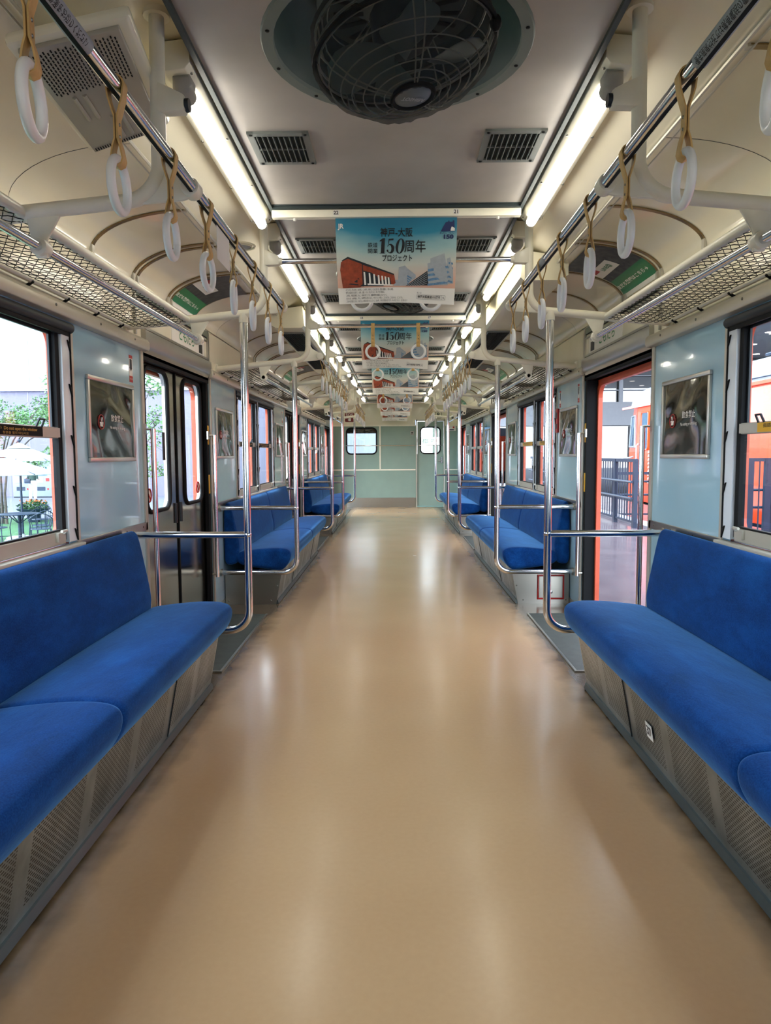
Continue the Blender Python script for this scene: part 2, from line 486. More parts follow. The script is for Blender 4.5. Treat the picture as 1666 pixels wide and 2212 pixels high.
# ceiling: centre panels with round fan openings
FANY = [2.0+2.43*i for i in range(-2, 6)]
cl = MB()
for fy in FANY:
    y0, y1 = fy-1.215, min(fy+1.215, YE)
    cl.holed((-.56, .56, y0, y1), (-.335, .335, fy-.335, fy+.335, .334), lambda u, v, w: (u, v, CH+w), .02, 48)
cl.box(-.56, .56, YR, FANY[0]-1.215, CH, CH+.02)
cl.box(-.56, .56, FANY[-1]+1.215, YE, CH, CH+.02) if FANY[-1]+1.215 < YE else None
ceiling = struct('ceiling', cl, M['ceil'])
jt = MB()
for i, fy in enumerate(FANY):
    if 0 < fy+1.215 < YE: jt.box(-.545, .545, fy+1.195, fy+1.205, CH-.003, CH)
struct('joint_strip', jt, M['ceiltrim'], ceiling)
# roof above so no sky leaks in
struct('roof', MB().box(-1.385, 1.385, YR, YE+.02, 2.52, 2.56).box(-1.385, -1.331, YR, YE, 2.1, 2.52).box(1.331, 1.385, YR, YE, 2.1, 2.52), M['darkgrey'])

# rear end behind the viewer
struct('wall_back', MB().box(-1.385, 1.385, YR-.04, YR, -.1, 2.56), M['endgreen'])

# end wall with cab window and cab door
ew = MB()
ew.holed((-1.33, .44, 0, 1.72), (-1.02, -.39, 1.125, 1.67, .09), lambda u, v, w: (u, YE+w, v), .04)
ew.box(.44, 1.05, YE, YE+.04, 1.83, 1.86).box(1.05, 1.33, YE, YE+.04, 0, 1.72)
W = struct('wall_front', ew, M['endgreen'])
struct('upper_panel', MB().box(-1.385, .43, YE-.002, YE+.04, 1.72, 2.56).box(1.05, 1.385, YE-.002, YE+.04, 1.72, 2.56).box(.43, 1.05, YE-.002, YE+.04, 1.83, 2.56), M['cream'], W)
g = MB()
g.box(-1.3, .43, YE-.012, YE, 1.705, 1.735).box(-.33, -.30, YE-.01, YE, .79, 1.705).box(-1.3, .43, YE-.01, YE, .775, .805).box(1.06, 1.3, YE-.01, YE, .775, .80).box(1.06, 1.3, YE-.01, YE, 1.705, 1.73)
struct('cover_strip', g, M['creamtube'], W)
o = struct('kick_plate', MB().box(-1.3, .43, YE-.008, YE, 0, .2), M['steel'], W); o['label'] = 'stainless kick plate'
dg = MB().holed((.47, 1.02, .02, 1.80), (.54, .95, 1.13, 1.68, .085), lambda u, v, w: (u, YE+.005+w, v), .035)
D = bpy.data.objects.new('door_1', None); COL.objects.link(D); D['kind'] = 'structure'; D.location = (.745, YE, 0)
def atp(o_, loc): o_.location = Vector(loc); return o_
def dpart(D_, name, mb, m_, **kw): return build(name, mb, m_, D_, D_.location, **kw)
dpart(D, 'door_leaf', dg, M['endgreen'])
dpart(D, 'door_frame', MB().box(.44, .465, YE-.02, YE+.04, 0, 1.84).box(1.025, 1.05, YE-.02, YE+.04, 0, 1.84).box(.44, 1.05, YE-.02, YE+.04, 1.805, 1.84), M['alud'])
dpart(D, 'pane', MB().box(.54, .95, YE+.02, YE+.024, 1.13, 1.68), M['glass'])
def gasket(a0, a1, b0, b1, r, y, th=.022, dp=.02):
    m_ = MB(); return m_.holed((a0-th*.1, a1+th*.1, b0-th*.1, b1+th*.1), (a0+th, a1-th, b0+th, b1-th, r-th*.4), lambda u, v, w: (u, y-dp+w, v), dp)
def rring(a0, a1, b0, b1, r, n=6):
    pts = []
    for (cx, cz, t0) in ((a1-r, b1-r, 0), (a0+r, b1-r, PI/2), (a0+r, b0+r, PI), (a1-r, b0+r, 1.5*PI)):
        pts += [(cx+r*math.cos(t0+PI/2*i/n), cz+r*math.sin(t0+PI/2*i/n)) for i in range(n+1)]
    return pts
dpart(D, 'gasket', MB().tube([(u, YE+.0, v) for u, v in rring(.54, .95, 1.13, 1.68, .085)], .014, 6, closed=True), M['black'])
dpart(D, 'door_handle', MB().tube([(.985, YE, .98), (.985, YE-.04, .98), (.90, YE-.045, .965)], .01, 8).box(.965, 1.0, YE-.008, YE+.005, .93, 1.05), M['chrome'])
WN = bpy.data.objects.new('window_1', None); COL.objects.link(WN); WN['kind'] = 'structure'; WN.location = (-.705, YE, 1.12)
dpart(WN, 'pane', MB().box(-1.02, -.39, YE+.02, YE+.024, 1.125, 1.67), M['glass'])
dpart(WN, 'gasket', MB().tube([(u, YE, v) for u, v in rring(-1.02, -.39, 1.125, 1.67, .09)], .016, 6, closed=True), M['black'])
dpart(WN, 'blind_roll', MB().box(-1.01, -.40, YE+.06, YE+.09, 1.56, 1.67), M['black'])
# rails across the cab windows
t = Thing('window_guard_rail', 'thin steel rail across the cab window and end panel', 'rail', (-.3, YE, 1.30))
t.part('rail', MB().tube([(-1.05, YE-.05, 1.30), (.42, YE-.05, 1.30)], .009, 8), M['chrome'])
t.part('bracket', MB().tube([(-1.05, YE-.05, 1.30), (-1.05, YE, 1.30)], .008, 6).tube([(.42, YE-.05, 1.30), (.42, YE, 1.30)], .008, 6).tube([(-.3, YE-.05, 1.30), (-.3, YE, 1.30)], .008, 6), M['chrome'])
t = Thing('window_guard_rail', 'short steel rail across the cab door window', 'rail', (.745, YE, 1.30))
t.part('rail', MB().tube([(.50, YE-.035, 1.30), (.99, YE-.035, 1.30)], .008, 8), M['chrome'])
t.part('bracket', MB().tube([(.50, YE-.035, 1.30), (.50, YE+.005, 1.30)], .007, 6).tube([(.99, YE-.035, 1.30), (.99, YE+.005, 1.30)], .007, 6), M['chrome'])
# cab beyond: floor, far windscreen posts
cab = MB().box(-1.385, 1.385, YE+.04, 16.4, -.1, 0).box(-1.385, 1.385, YE+.04, 16.4, 2.2, 2.26).box(-1.385, -1.3, YE+.04, 16.4, 0, 1.1).box(1.3, 1.385, YE+.04, 16.4, 0, 1.1).box(-1.385, 1.385, 16.35, 16.4, 0, 1.12).box(-.12, .1, 16.35, 16.4, 1.1, 2.2).box(-1.385, -1.25, 16.35, 16.4, 1.1, 2.2).box(1.25, 1.385, 16.35, 16.4, 1.1, 2.2)
struct('wall_cab', cab, M['endgreen'])

# signs on the end wall
t = Thing('sos_sign', 'dark red SOS sign with a pointing hand on the end wall', 'sign', (-.95, YE, 1.87))
t.part('plate', MB().prism([(u, YE-.004, v) for u, v in rring(-1.05, -.86, 1.80, 1.99, .02)], (0, -.006, 0)), M['darkred'])
text('lettering', 'SOS', .075, lambda u, v: (-.955+u, YE-.0115, 1.945+v), M['white'], t.o, w=.15, bold=.02, origin=t.loc)
hand = MB()
hand.box(-.975, -.925, YE-.013, YE-.011, 1.815, 1.865)
for i, (x, h) in enumerate([(-.975, .055), (-.960, .02), (-.948, .018), (-.936, .015)]): hand.box(x, x+.010, YE-.013, YE-.011, 1.865, 1.865+h)
hand.box(-.99, -.975, YE-.013, YE-.011, 1.835, 1.848)
t.part('hand_mark', hand, M['white'])
t = Thing('car_number_plate', 'white plate with a rounded black border and figure 8 above the cab door', 'sign', (.91, YE, 1.9))
t.part('plate', MB().prism([(u, YE-.004, v) for u, v in rring(.84, .98, 1.865, 2.0, .02)], (0, -.004, 0)), M['ink'])
t.part('face', MB().prism([(u, YE-.0085, v) for u, v in rring(.848, .972, 1.873, 1.992, .015)], (0, -.001, 0)), M['cream'])
text('lettering', '8', .12, lambda u, v: (.91+u, YE-.0105, 1.932+v), M['ink'], t.o, bold=.03, origin=t.loc)
t = Thing('notice_sticker', 'white notice with red and blue marks beside the cab door', 'sticker', (1.17, YE, 1.62))
t.part('sheet', MB().box(1.075, 1.28, YE-.004, YE-.001, 1.60, 1.70), M['white'])
t.part('print_marks', MB().box(1.10, 1.24, YE-.006, YE-.004, 1.612, 1.635).box(1.10, 1.15, YE-.006, YE-.004, 1.66, 1.685), M['navy'])
t.part('red_mark', MB().box(1.215, 1.25, YE-.006, YE-.004, 1.655, 1.69), M['red'])
t = Thing('key_switch_box', 'small dark metal switch plate on the green end wall', 'switch', (.36, YE, 1.55))
t.part('plate', MB().box(.325, .395, YE-.006, YE, 1.515, 1.60), M['steel'])
t.part('knob', MB().lathe([(0, -.02), (.016, -.02), (.016, 0)], (.36, YE-.006, 1.565), (0, 1, 0), 10).box(.335, .35, YE-.01, YE-.006, 1.525, 1.54).box(.37, .385, YE-.01, YE-.006, 1.525, 1.54), M['black'])

# ------------------------------------------------------------------ windows
wn = [1]
def window_unit(s, y0, y1, hand_dir, sec, first):
    """one double-sash window between y0 and y1; hand_dir: +1 if the panel end is at y1"""
    wn[0] += 1
    W_ = bpy.data.objects.new('window_%d' % wn[0], None); COL.objects.link(W_); W_['kind'] = 'structure'
    W_.location = (s*1.31, (y0+y1)/2, .78); L = W_.location
    def p(name, mb, m_, parent=None, **kw): return build(name, mb, m_, parent or W_, L, **kw)
    gy0, gy1 = (y0+.105, y1-.125) if hand_dir > 0 else (y0+.125, y1-.105)
    gy0 = y0+(.05 if hand_dir > 0 else .105); gy1 = y1-(.105 if hand_dir > 0 else .05)
    # black channel
    p('channel', MB().box(s*1.305, s*1.33, gy0-.03, gy0, .80, 1.62).box(s*1.305, s*1.33, gy1, gy1+.03, .80, 1.62).box(s*1.305, s*1.33, y0, y1, 1.605, 1.62), M['black'])
    # aluminium guides against the panel and at the mullion
    ga = MB()
    if hand_dir > 0: ga.box(s*1.292, s*1.328, gy1+.03, y1-.004, .79, 1.62).box(s*1.296, s*1.328, y0, gy0-.03, .79, 1.62)
    else: ga.box(s*1.292, s*1.328, y0+.004, gy0-.03, .79, 1.62).box(s*1.296, s*1.328, gy1+.03, y1, .79, 1.62)
    p('guide_rail', ga, M['alu'])
    for ya in ((y1-.008, y0+.012) if hand_dir > 0 else (y0+.008, y1-.012)):
        dd = -1 if ya > (y0+y1)/2 else 1
        hk = MB()
        for z in (.82, .99, 1.19, 1.39, 1.56):
            hk.prism([(s*1.286, ya, z-.03), (s*1.286, ya+dd*.012, z-.008), (s*1.286, ya+dd*.024, z+.02), (s*1.286, ya+dd*.010, z+.008), (s*1.286, ya, z+.0)], (s*.008, 0, 0))
        hk.box(s*1.288, s*1.294, ya-.004, ya+.004, .80, 1.62)
        p('blind_catch_strip', hk, M['black'])
    a, b = gy0-.015, gy1+.015
    lo = p('lower_sash', MB().box(s*1.300, s*1.322, a, b, .785, .838).box(s*1.304, s*1.322, a, b, 1.195, 1.238), M['alud'], bevel=.003, seg=1)
    p('sash_gasket', MB().box(s*1.304, s*1.320, a, gy0+.003, .83, 1.2).box(s*1.304, s*1.320, gy1-.003, b, .83, 1.2).box(s*1.304, s*1.32, gy0, gy1, .836, .845), M['black'], lo)
    p('pane', MB().box(s*1.311, s*1.314, gy0, gy1, .83, 1.2), M['glass'], lo)
    us = p('upper_sash', MB().box(s*1.322, s*1.33, gy0-.01, gy0+.012, 1.2, 1.61).box(s*1.322, s*1.33, gy1-.012, gy1+.01, 1.2, 1.61).box(s*1.322, s*1.33, gy0, gy1, 1.59, 1.61), M['darkgrey'])
    p('pane', MB().box(s*1.325, s*1.328, gy0, gy1, 1.22, 1.6), M['glass'], us)
    if first or sec < 2:
        # latch at the bottom rail and lifting loop above the middle rail
        yl = gy1-.04
        p('latch', MB().box(s*1.288, s*1.300, yl-.03, yl+.03, .80, .835).tube([(s*1.288, yl+.01, .83), (s*1.275, yl+.01, .842), (s*1.275, yl-.03, .842)], .006, 6), M['alud'])
        yc = y1-.26
        p('lift_handle', MB().tube([(s*1.302, yc-.02, 1.235), (s*1.29, yc-.018, 1.262), (s*1.29, yc+.018, 1.262), (s*1.302, yc+.02, 1.235)], .0045, 6), M['darkgrey'])
        st = p('sticker', MB().box(s*1.3008, s*1.3035, gy0+.08, gy1-.13, 1.200, 1.234), M['black'] if s < 0 else M['yellow'])
        u0 = (gy0+gy1)/2-.03
        body = '開けないでください  Do not open the window' if s < 0 else '指詰め注意 窓を開けないでください'
        text('lettering', body, .016, lambda u, v: (s*1.3, u0+(-s)*u, 1.222+v), M['gold'] if s < 0 else M['ink'], st, w=min(.42, gy1-gy0-.26), bold=.012, origin=L)
        text('lettering', '請勿打開窗戶    창문을 열지 마십시오', .010, lambda u, v: (s*1.3, u0+(-s)*u, 1.207+v), M['gold'] if s < 0 else M['ink'], st, w=.3, origin=L)
    return W_
for s in (-1, 1):
    for i, b in enumerate(BAYS):
        window_unit(s, b-.88, b-.02, -1, i, i == 0); window_unit(s, b+.02, b+.88, 1, i, i == 0)
        # mullion post, sill, blind housing, strip under panels
        tn = {(-1, 0): 5, (1, 0): 6}.get((s, i), 7+i*2+(0 if s < 0 else 1))
        tr = bpy.data.objects.new('trim_%d' % tn, None); COL.objects.link(tr); tr['kind'] = 'structure'; tr.location = (s*1.3, b, .78)
        dpart(tr, 'sill', MB().box(s*1.262, s*1.302, b-.885, b+.885, .758, .782).box(s*1.285, s*1.30, b-.885, b+.885, .735, .76), M['alud'], bevel=.004)
        dpart(tr, 'base_strip', MB().box(s*1.292, s*1.30, b-1.69, b-.885, .742, .785).box(s*1.292, s*1.30, b+.885, b+1.69, .742, .785), M['steel'], bevel=.002, seg=1)
        dpart(tr, 'edge_strip', MB().box(s*1.293, s*1.30, b+.882, b+.905, .76, 1.65).box(s*1.293, s*1.30, b-.905, b-.882, .76, 1.65).box(s*1.292, s*1.302, b+1.665, b+1.70, 0, 1.66).box(s*1.292, s*1.302, b-1.70, b-1.665, 0, 1.66), M['alud'])
        dpart(tr, 'mullion_post', MB().box(s*1.285, s*1.30, b-.012, b+.012, .78, 1.63), M['alu'])
        dpart(tr, 'blind_housing', MB().tube([(s*1.298, b-.89, 1.628), (s*1.298, b+.89, 1.63)], .021, 12), M['darkgrey'])
        dpart(tr, 'blind_slot', MB().box(s*1.29, s*1.30, b-.88, b+.88, 1.595, 1.612), M['black'])
        dpart(tr, 'cornice', MB().prism([(s*1.30, b-1.72, 1.655), (s*1.268, b-1.72, 1.66), (s*1.262, b-1.72, 1.672), (s*1.262, b-1.72, 1.70), (s*1.272, b-1.72, 1.715), (s*1.30, b-1.72, 1.72)], (0, 3.44, 0)), M['cornice'], bevel=.003)
        sc_ = MB()
        for y in [b-1.69+.4*j for j in range(9)]: sc_.lathe([(0, .004), (.005, .003), (.006, 0)], (s*1.262, y, 1.687), (-s, 0, 0), 8)
        for y in (b-1.6, b-1.4, b-1.15, b-.95, b+.95, b+1.15, b+1.4, b+1.62): sc_.lathe([(0, .003), (.004, .002), (.005, 0)], (s*1.292, y, .765), (-s, 0, 0), 8)
        dpart(tr, 'screw', sc_, M['screw'])

# ------------------------------------------------------------------ doors
dn = 1
for s in (-1, 1):
    for i, c in enumerate(DOORS):
        dn += 1
        D_ = bpy.data.objects.new('door_%d' % dn, None); COL.objects.link(D_); D_['kind'] = 'structure'; D_.location = (s*1.34, c, 0)
        is_open = (s > 0) or i == 2
        # header with bevelled steel face above the opening
        dpart(D_, 'header', MB().prism([(s*1.33, c-.65, 1.63), (s*1.29, c-.65, 1.665), (s*1.275, c-.65, 1.69), (s*1.275, c-.65, 1.765), (s*1.33, c-.65, 1.78)], (0, 1.30, 0)), M['steel'])
        dpart(D_, 'lintel_gap', MB().box(s*1.30, s*1.385, c-.65, c+.65, 1.62, 1.665), M['black'])
        dpart(D_, 'rubber_seal', MB().box(s*1.305, s*1.375, c+.60, c+.65, 0, 1.63).box(s*1.305, s*1.375, c-.65, c-.61, 0, 1.63) if is_open else MB().box(s*1.305, s*1.33, c+.60, c+.65, 0, 1.63).box(s*1.305, s*1.33, c-.65, c-.63, 0, 1.63), M['black'])
        dpart(D_, 'sill', MB().box(s*1.30, s*1.40, c-.65, c+.65, -.06, .004), M['steel'])
        jb = MB().box(s*1.376, s*1.405, c+.575, c+.65, -.1, 1.63).box(s*1.376, s*1.405, c-.65, c-.60, -.1, 1.63).box(s*1.376, s*1.405, c-.65, c+.65, 1.58, 1.63)
        for yy, dr in ((c-.60, 1), (c+.575, -1)):
            r = .08; jb.prism([(s*1.376, yy, 1.58)] + [(s*1.376, yy+dr*(r-r*math.sin(q)), 1.58-(r-r*math.cos(q))) for q in [PI/2*j/6 for j in range(7)]], (s*.028, 0, 0))
        o = dpart(D_, 'outer_jamb', jb, M['orange']); o['label'] = 'orange outer door jamb'
        o = dpart(D_, 'warning_sticker', MB().box(s*1.302, s*1.3045, c+.608, c+.640, 1.20, 1.33).box(s*1.302, s*1.3045, c+.608, c+.640, .86, .99), M['yellow'])
        if not is_open:
            for side_ in (-1, 1):
                ya, yb = (c-.64, c-.004) if side_ < 0 else (c+.004, c+.64)
                ha, hb = (c-.545, c-.15) if side_ < 0 else (c+.15, c+.545)
                leaf = dpart(D_, 'door_leaf', MB().holed((ya, yb, 0, 1.64), (ha, hb, .82, 1.60, .075), lambda u, v, w: (s*(1.338+w), u, v), .028, 48), M['doorsteel'])
                build('window_seal', MB().tube([(s*1.336, u, v) for u, v in rring(ha, hb, .82, 1.60, .075)], .013, 8, closed=True), M['black'], leaf, D_.location)
                build('pane', MB().box(s*1.35, s*1.353, ha, hb, .82, 1.60), M['glass'], leaf, D_.location)
                build('finger_pull', MB().tube([(s*1.336, c+side_*.05, .72), (s*1.336, c+side_*.05, .84)], .012, 8), M['darkgrey'], leaf, D_.location)
                yk = hb-.06 if side_ < 0 else ha+.035
                build('sticker', MB().box(s*1.344, s*1.3465, yk-.02, yk+.025, 1.10, 1.26), M['pdark'], leaf, D_.location)
                yk = ha+.07 if side_ < 0 else hb-.06
                build('round_sticker', MB().torus((s*1.347, yk, .91), (1, 0, 0), .036, .005, 20, 6).tube([(s*1.347, yk-.026, .936), (s*1.347, yk+.026, .884)], .004, 6), M['red'], leaf, D_.location)
                build('round_sticker_face', MB().lathe([(0, 0), (.034, 0)], (s*1.3485, yk, .91), (1, 0, 0), 20), M['white'], leaf, D_.location, recalc=False)
            build('meeting_seal', MB().box(s*1.33, s*1.338, c-.008, c+.008, 0, 1.64), M['black'], D_, D_.location)
# ------------------------------------------------------------------ benches
def cushion(prof, y0, y1, r=.035, ns=26, crown=0., r0=0, r1=0):
    """closed (x,z) profile swept along y with rounded ends"""
    cx = sum(p[0] for p in prof)/len(prof); cz = sum(p[1] for p in prof)/len(prof)
    hx = (max(p[0] for p in prof)-min(p[0] for p in prof))/2; hz = (max(p[1] for p in prof)-min(p[1] for p in prof))/2
    L = y1-y0; ys = []
    for i in range(7): ys.append(r*(1-math.cos(PI/2*i/6)))
    ys = [0]+ys[1:]; mid = [r+(L-2*r)*i/ns for i in range(1, ns)]
    Y = ys+mid+[L-a for a in reversed(ys)]
    mb = MB(); n = len(prof)
    for y in Y:
        e = min(y, L-y); rq = (r0 or r) if y < L/2 else (r1 or r); ins = rq*(1-math.sqrt(max(0, 1-(1-min(e/r, 1))**2)))
        kx, kz = 1-ins/hx, 1-ins/hz
        cr = crown*math.sin(PI*y/L)
        for (x, z) in prof:
            mb.v.append(Vector((cx+(x-cx)*kx, y0+y, cz+(z-cz)*kz+(cr if z > cz else 0))))
    for i in range(len(Y)-1):
        for j in range(n): mb.f.append((i*n+j, i*n+(j+1) % n, (i+1)*n+(j+1) % n, (i+1)*n+j))
    mb.f.append(tuple(range(n))); mb.f.append(tuple((len(Y)-1)*n+j for j in reversed(range(n))))
    return mb
def smooth_prof(pts, it=3):
    for _ in range(it):
        q = []
        for i in range(len(pts)):
            a, b = pts[i], pts[(i+1) % len(pts)]
            q += [(a[0]*.75+b[0]*.25, a[1]*.75+b[1]*.25), (a[0]*.25+b[0]*.75, a[1]*.25+b[1]*.75)]
        pts = q
    return pts
SEATP = [(.790, .400), (.835, .428), (.95, .430), (1.08, .418), (1.20, .400), (1.215, .34), (1.15, .29), (.90, .262), (.850, .262), (.797, .335)]
BACKP = [(1.190, .32),(1.183, .40), (1.178, .46), (1.205, .60), (1.228, .715), (1.245, .768), (1.275, .772), (1.292, .72), (1.292, .42), (1.292, .31), (1.24, .30)]
def bench(s, bi, label):
    b = BAYS[bi]; y0, y1 = b-1.41, b+1.41
    t = Thing('bench_seat', label, 'train bench', (s*1.05, b, 0), 'blue long bench seats')
    split = b-.31 if (s > 0 and bi == 0) else b+.03
    sp = [(s*x, z) for x, z in smooth_prof(SEATP)]; bp = [(s*x, z) for x, z in smooth_prof(BACKP)]
    for (a, c) in ((y0, split-.001), (split+.001, y1)):
        t.part('seat_cushion', cushion(sp, a, c, .03, 20, .006, .032 if a == y0 else .014, .032 if c == y1 else .014), M['velvet'], sharp=80)
    sb = b-.10 if bi == 0 else b+.15
    for (a, c) in ((y0+.01, sb-.001), (sb+.001, y1-.01)):
        t.part('backrest', cushion(bp, a, c, .022, 16), M['velvet'], sharp=80)
    e0, e1 = y0+.03, y1-.03
    t.part('front_grille', MB().prism([(s*.862, e0, .262), (s*.905, e0, .03), (s*.915, e0, .03), (s*.875, e0, .262)], (0, e1-e0, 0)), M['perf'], label='perforated stainless heater cover')
    t.part('plinth', MB().prism([(s*.905, e0, 0), (s*.892, e0, .004), (s*.898, e0, .03), (s*.91, e0, .034), (s*.94, e0, .03), (s*.94, e0, 0)], (0, e1-e0, 0)), M['darksteel'])
    for q in (b-.62, b+.72): t.part('joint_strip', MB().prism([(s*.861, q, .26), (s*.904, q, .034), (s*.90, q, .034), (s*.857, q, .26)], (0, .004, 0)), M['darkgrey'])
    for ye, d in ((e0, -1), (e1, 1)):
        pl = t.part('end_panel', MB().prism([(s*.862, ye, .262), (s*.912, ye, 0), (s*1.292, ye, 0), (s*1.292, ye, .262)], (0, d*.006, 0)), M['steel'])
        sc_ = MB()
        for (x, z) in ((.95, .03), (1.12, .03), (1.27, .03), (.90, .14), (1.28, .24)): sc_.lathe([(0, .003), (.004, .002), (.006, 0)], (s*x, ye+d*.006, z), (0, d, 0), 8)
        build('screw', sc_, M['screw'], pl, t.loc)
    return t
for s in (-1, 1):
    for bi in range(3):
        t = bench(s, bi, 'long blue velvet bench on a perforated steel base, %s, %s' % (BAYN[bi], SIDE[s]))
        b = BAYS[bi]
        if s > 0 and bi == 1:
            ye = b-1.38-.007
            h = t.part('access_hatch', MB().box(1.07, 1.24, ye-.004, ye, .05, .205), M['steel'])
            build('hatch_border', MB().tube([(1.06, ye-.004, .04), (1.25, ye-.004, .04), (1.25, ye-.004, .215), (1.06, ye-.004, .215)], .009, 6, closed=True), M['red'], h, t.loc)['label'] = 'red painted border'
            build('latch', MB().lathe([(0, .015), (.012, .012), (.014, 0)], (1.155, ye-.004, .09), (0, -1, 0), 10).box(1.10, 1.155, ye-.012, ye-.006, .083, .097), M['chrome'], h, t.loc)
        if s > 0 and bi == 0:
            t = Thing('number_sticker', 'small white sticker marked 37 on the perforated base of the front bench', 'sticker', (.885, 2.42, .16))
            def sf(u, v): return (.885-v*.18-.008, 2.42-u, .155+v)
            t.part('sheet', MB().prism([sf(u, v) for u, v in ((-.03, -.028), (.03, -.028), (.03, .028), (-.03, .028))], (-.0015, 0, 0)), M['white'])
            text('lettering', '37', .045, lambda u, v: Vector(sf(u, v))+Vector((-.003, 0, 0)), M['ink'], t.o, bold=.02, origin=t.loc)

# ------------------------------------------------------------------ grab poles at the bench ends
def grab_pole(s, y, label, yw):
    t = Thing('grab_pole', label, 'grab pole', (s*.733, y, .26), 'steel grab poles at the bench ends')
    r = .0185; rb = .10
    path = [(s*.731, y, 1.775), (s*.733, y, .262+rb)] + [(s*(.733+rb-rb*math.cos(q)), y, .262+rb-rb*math.sin(q)) for q in [PI/2*j/8 for j in range(1, 9)]] + [(s*1.298, y, .262)]
    t.part('pole', MB().tube(path, r, 14), M['chrome'])
    t.part('arm_rail', MB().tube([(s*.733, y, .738), (s*1.298, y, .738)], .0165, 12).ball((s*.733, y, .738), .021, 10, 8), M['chrome'])
    t.part('pole_socket', MB().tube([(s*.731, y, 1.757), (s*.731, y, 1.80)], .0225, 14).tube([(s*.731, y-.024, 1.77), (s*.731, y-.018, 1.77)], .004, 6), M['creamtube'])
    t.part('wall_flange', MB().tube([(s*1.30, y, .262), (s*1.285, y, .262)], .028, 12).tube([(s*1.30, y, .738), (s*1.285, y, .738)], .026, 12), M['steel'])
    return t
PY = [(0, 1, 3.44, 'far'), (1, -1, 5.16, 'near'), (1, 1, 8.14, 'far'), (2, -1, 9.86, 'near'), (2, 1, 12.84, 'far')]
for s in (-1, 1):
    for (bi, e, y, nm) in PY:
        grab_pole(s, y, 'L-shaped chrome grab pole at the %s end of the %s bench, %s' % (nm, BAYN[bi].split()[0], SIDE[s]), 0)

# slim upright handrails beside the doors
def door_rail(s, y, label, zb):
    t = Thing('door_handrail', label, 'handrail', (s*1.268, y, zb), 'slim upright door handrails')
    t.part('rail', MB().tube([(s*1.262, y, zb), (s*1.262, y, 1.265)], .0135, 12), M['chrome'])
    t.part('bracket', MB().tube([(s*1.262, y, 1.262), (s*1.298, y-.03, 1.262)], .006, 8).box(s*1.29, s*1.30, y-.055, y-.02, 1.235, 1.29).tube([(s*1.262, y, zb+.02), (s*1.298, y, zb+.02)], .007, 8), M['steel'])
for s in (-1, 1):
    for (bi, e, y, nm) in PY:
        yy = BAYS[bi]+e*1.70+e*.025
        door_rail(s, yy, 'slim chrome handrail on the wall beyond the %s end of the %s bench, %s' % (nm, BAYN[bi].split()[0], SIDE[s]), .27 if e < 0 else .02)

# ------------------------------------------------------------------ overhead support frames
def zt(x):  # height of the cross tube at |x|
    return 1.800-(x-.72)*.095 if x > .72 else 1.800
def support_frame(s, y, label, bar, ball=True):
    t = Thing('support_frame', label, 'support frame', (s*.63, y, CH), 'cream tubular support frames under the ceiling')
    r = .0195; rb = .095; xe = 1.0 if not bar == 2 else 1.30
    c = (.63+rb, zt(.725)+rb)
    path = [(s*.625, y, 2.28), (s*.63, y, c[1])] + [(s*(c[0]-rb*math.cos(q)), y, c[1]-rb*math.sin(q)) for q in [PI/2*j/8 for j in range(1, 9)]] + [(s*1.0, y, zt(1.0)), (s*1.298, y, zt(1.298))]
    t.part('bent_tube', MB().tube(path, r, 14), M['creamtube'])
    # gusset to the strap rail
    g = MB().prism([(s*.638, y-.006, 1.93), (s*.625, y-.006, 1.93), (s*.60, y-.006, 1.885), (s*.545, y-.006, 1.851), (s*.535, y-.006, 1.81), (s*.57, y-.006, 1.800), (s*.70, y-.006, 1.790), (s*.72, y-.006, 1.800), (s*.66, y-.006, 1.84)], (0, .012, 0))
    gp = t.part('gusset_plate', g, M['creamtube'], bevel=.003)
    build('rail_socket', MB().tube([(s*.545, y-.024, 1.83), (s*.545, y+.024, 1.83)], .0245, 14), M['creamtube'], gp, t.loc, bevel=.004)
    # arm carrying the cross bar
    a = MB().prism([(s*.63, y-.02, 2.10), (s*.555, y-.017, 2.065), (s*.553, y-.017, 2.022), (s*.63, y-.02, 2.018)], (0, .038, 0))
    ap = t.part('bar_arm', a, M['creamtube'], bevel=.008)
    build('arm_socket', MB().tube([(s*.556, y, 2.042), (s*.545, y, 2.042)], .017, 12), M['darkgrey'] if not bar else M['creamtube'], ap, t.loc)
    # rack bracket
    h = MB().prism([(s*.885, y-.005, zt(.89)), (s*.935, y-.005, 1.70), (s*.935, y-.005, 1.655), (s*.965, y-.005, 1.655), (s*.975, y-.005, 1.69), (s*.99, y-.005, zt(.99))], (0, .010, 0))
    hp = t.part('rack_bracket', h, M['creamtube'], bevel=.003)
    build('bracket_boss', MB().tube([(s*.952, y-.02, 1.682), (s*.952, y+.02, 1.682)], .024, 14), M['creamtube'], hp, t.loc, bevel=.004)
    t.part('ceiling_flange', MB().tube([(s*.625, y, 2.262), (s*.625, y, 2.28)], .034, 14), M['creamtube'])
    t.part('wall_plate', MB().box(s*1.288, s*1.30, y-.03, y+.03, zt(1.3)-.035, zt(1.3)+.035), M['creamtube'])
    return t
FR = [(1.93, 0, 'over the middle of the front bench'), (3.44, 1, 'over the far end of the front bench'), (5.16, 1, 'over the near end of the middle bench'), (6.65, 1, 'over the middle of the middle bench'),
      (8.14, 1, 'over the far end of the middle bench'), (9.86, 1, 'over the near end of the rear bench'), (11.35, 1, 'over the middle of the rear bench'), (12.84, 1, 'over the far end of the rear bench')]
for s in (-1, 1):
    for (y, bar, ph) in FR:
        support_frame(s, y, 'cream bent-tube support frame %s, %s' % (ph, SIDE[s]), bar)
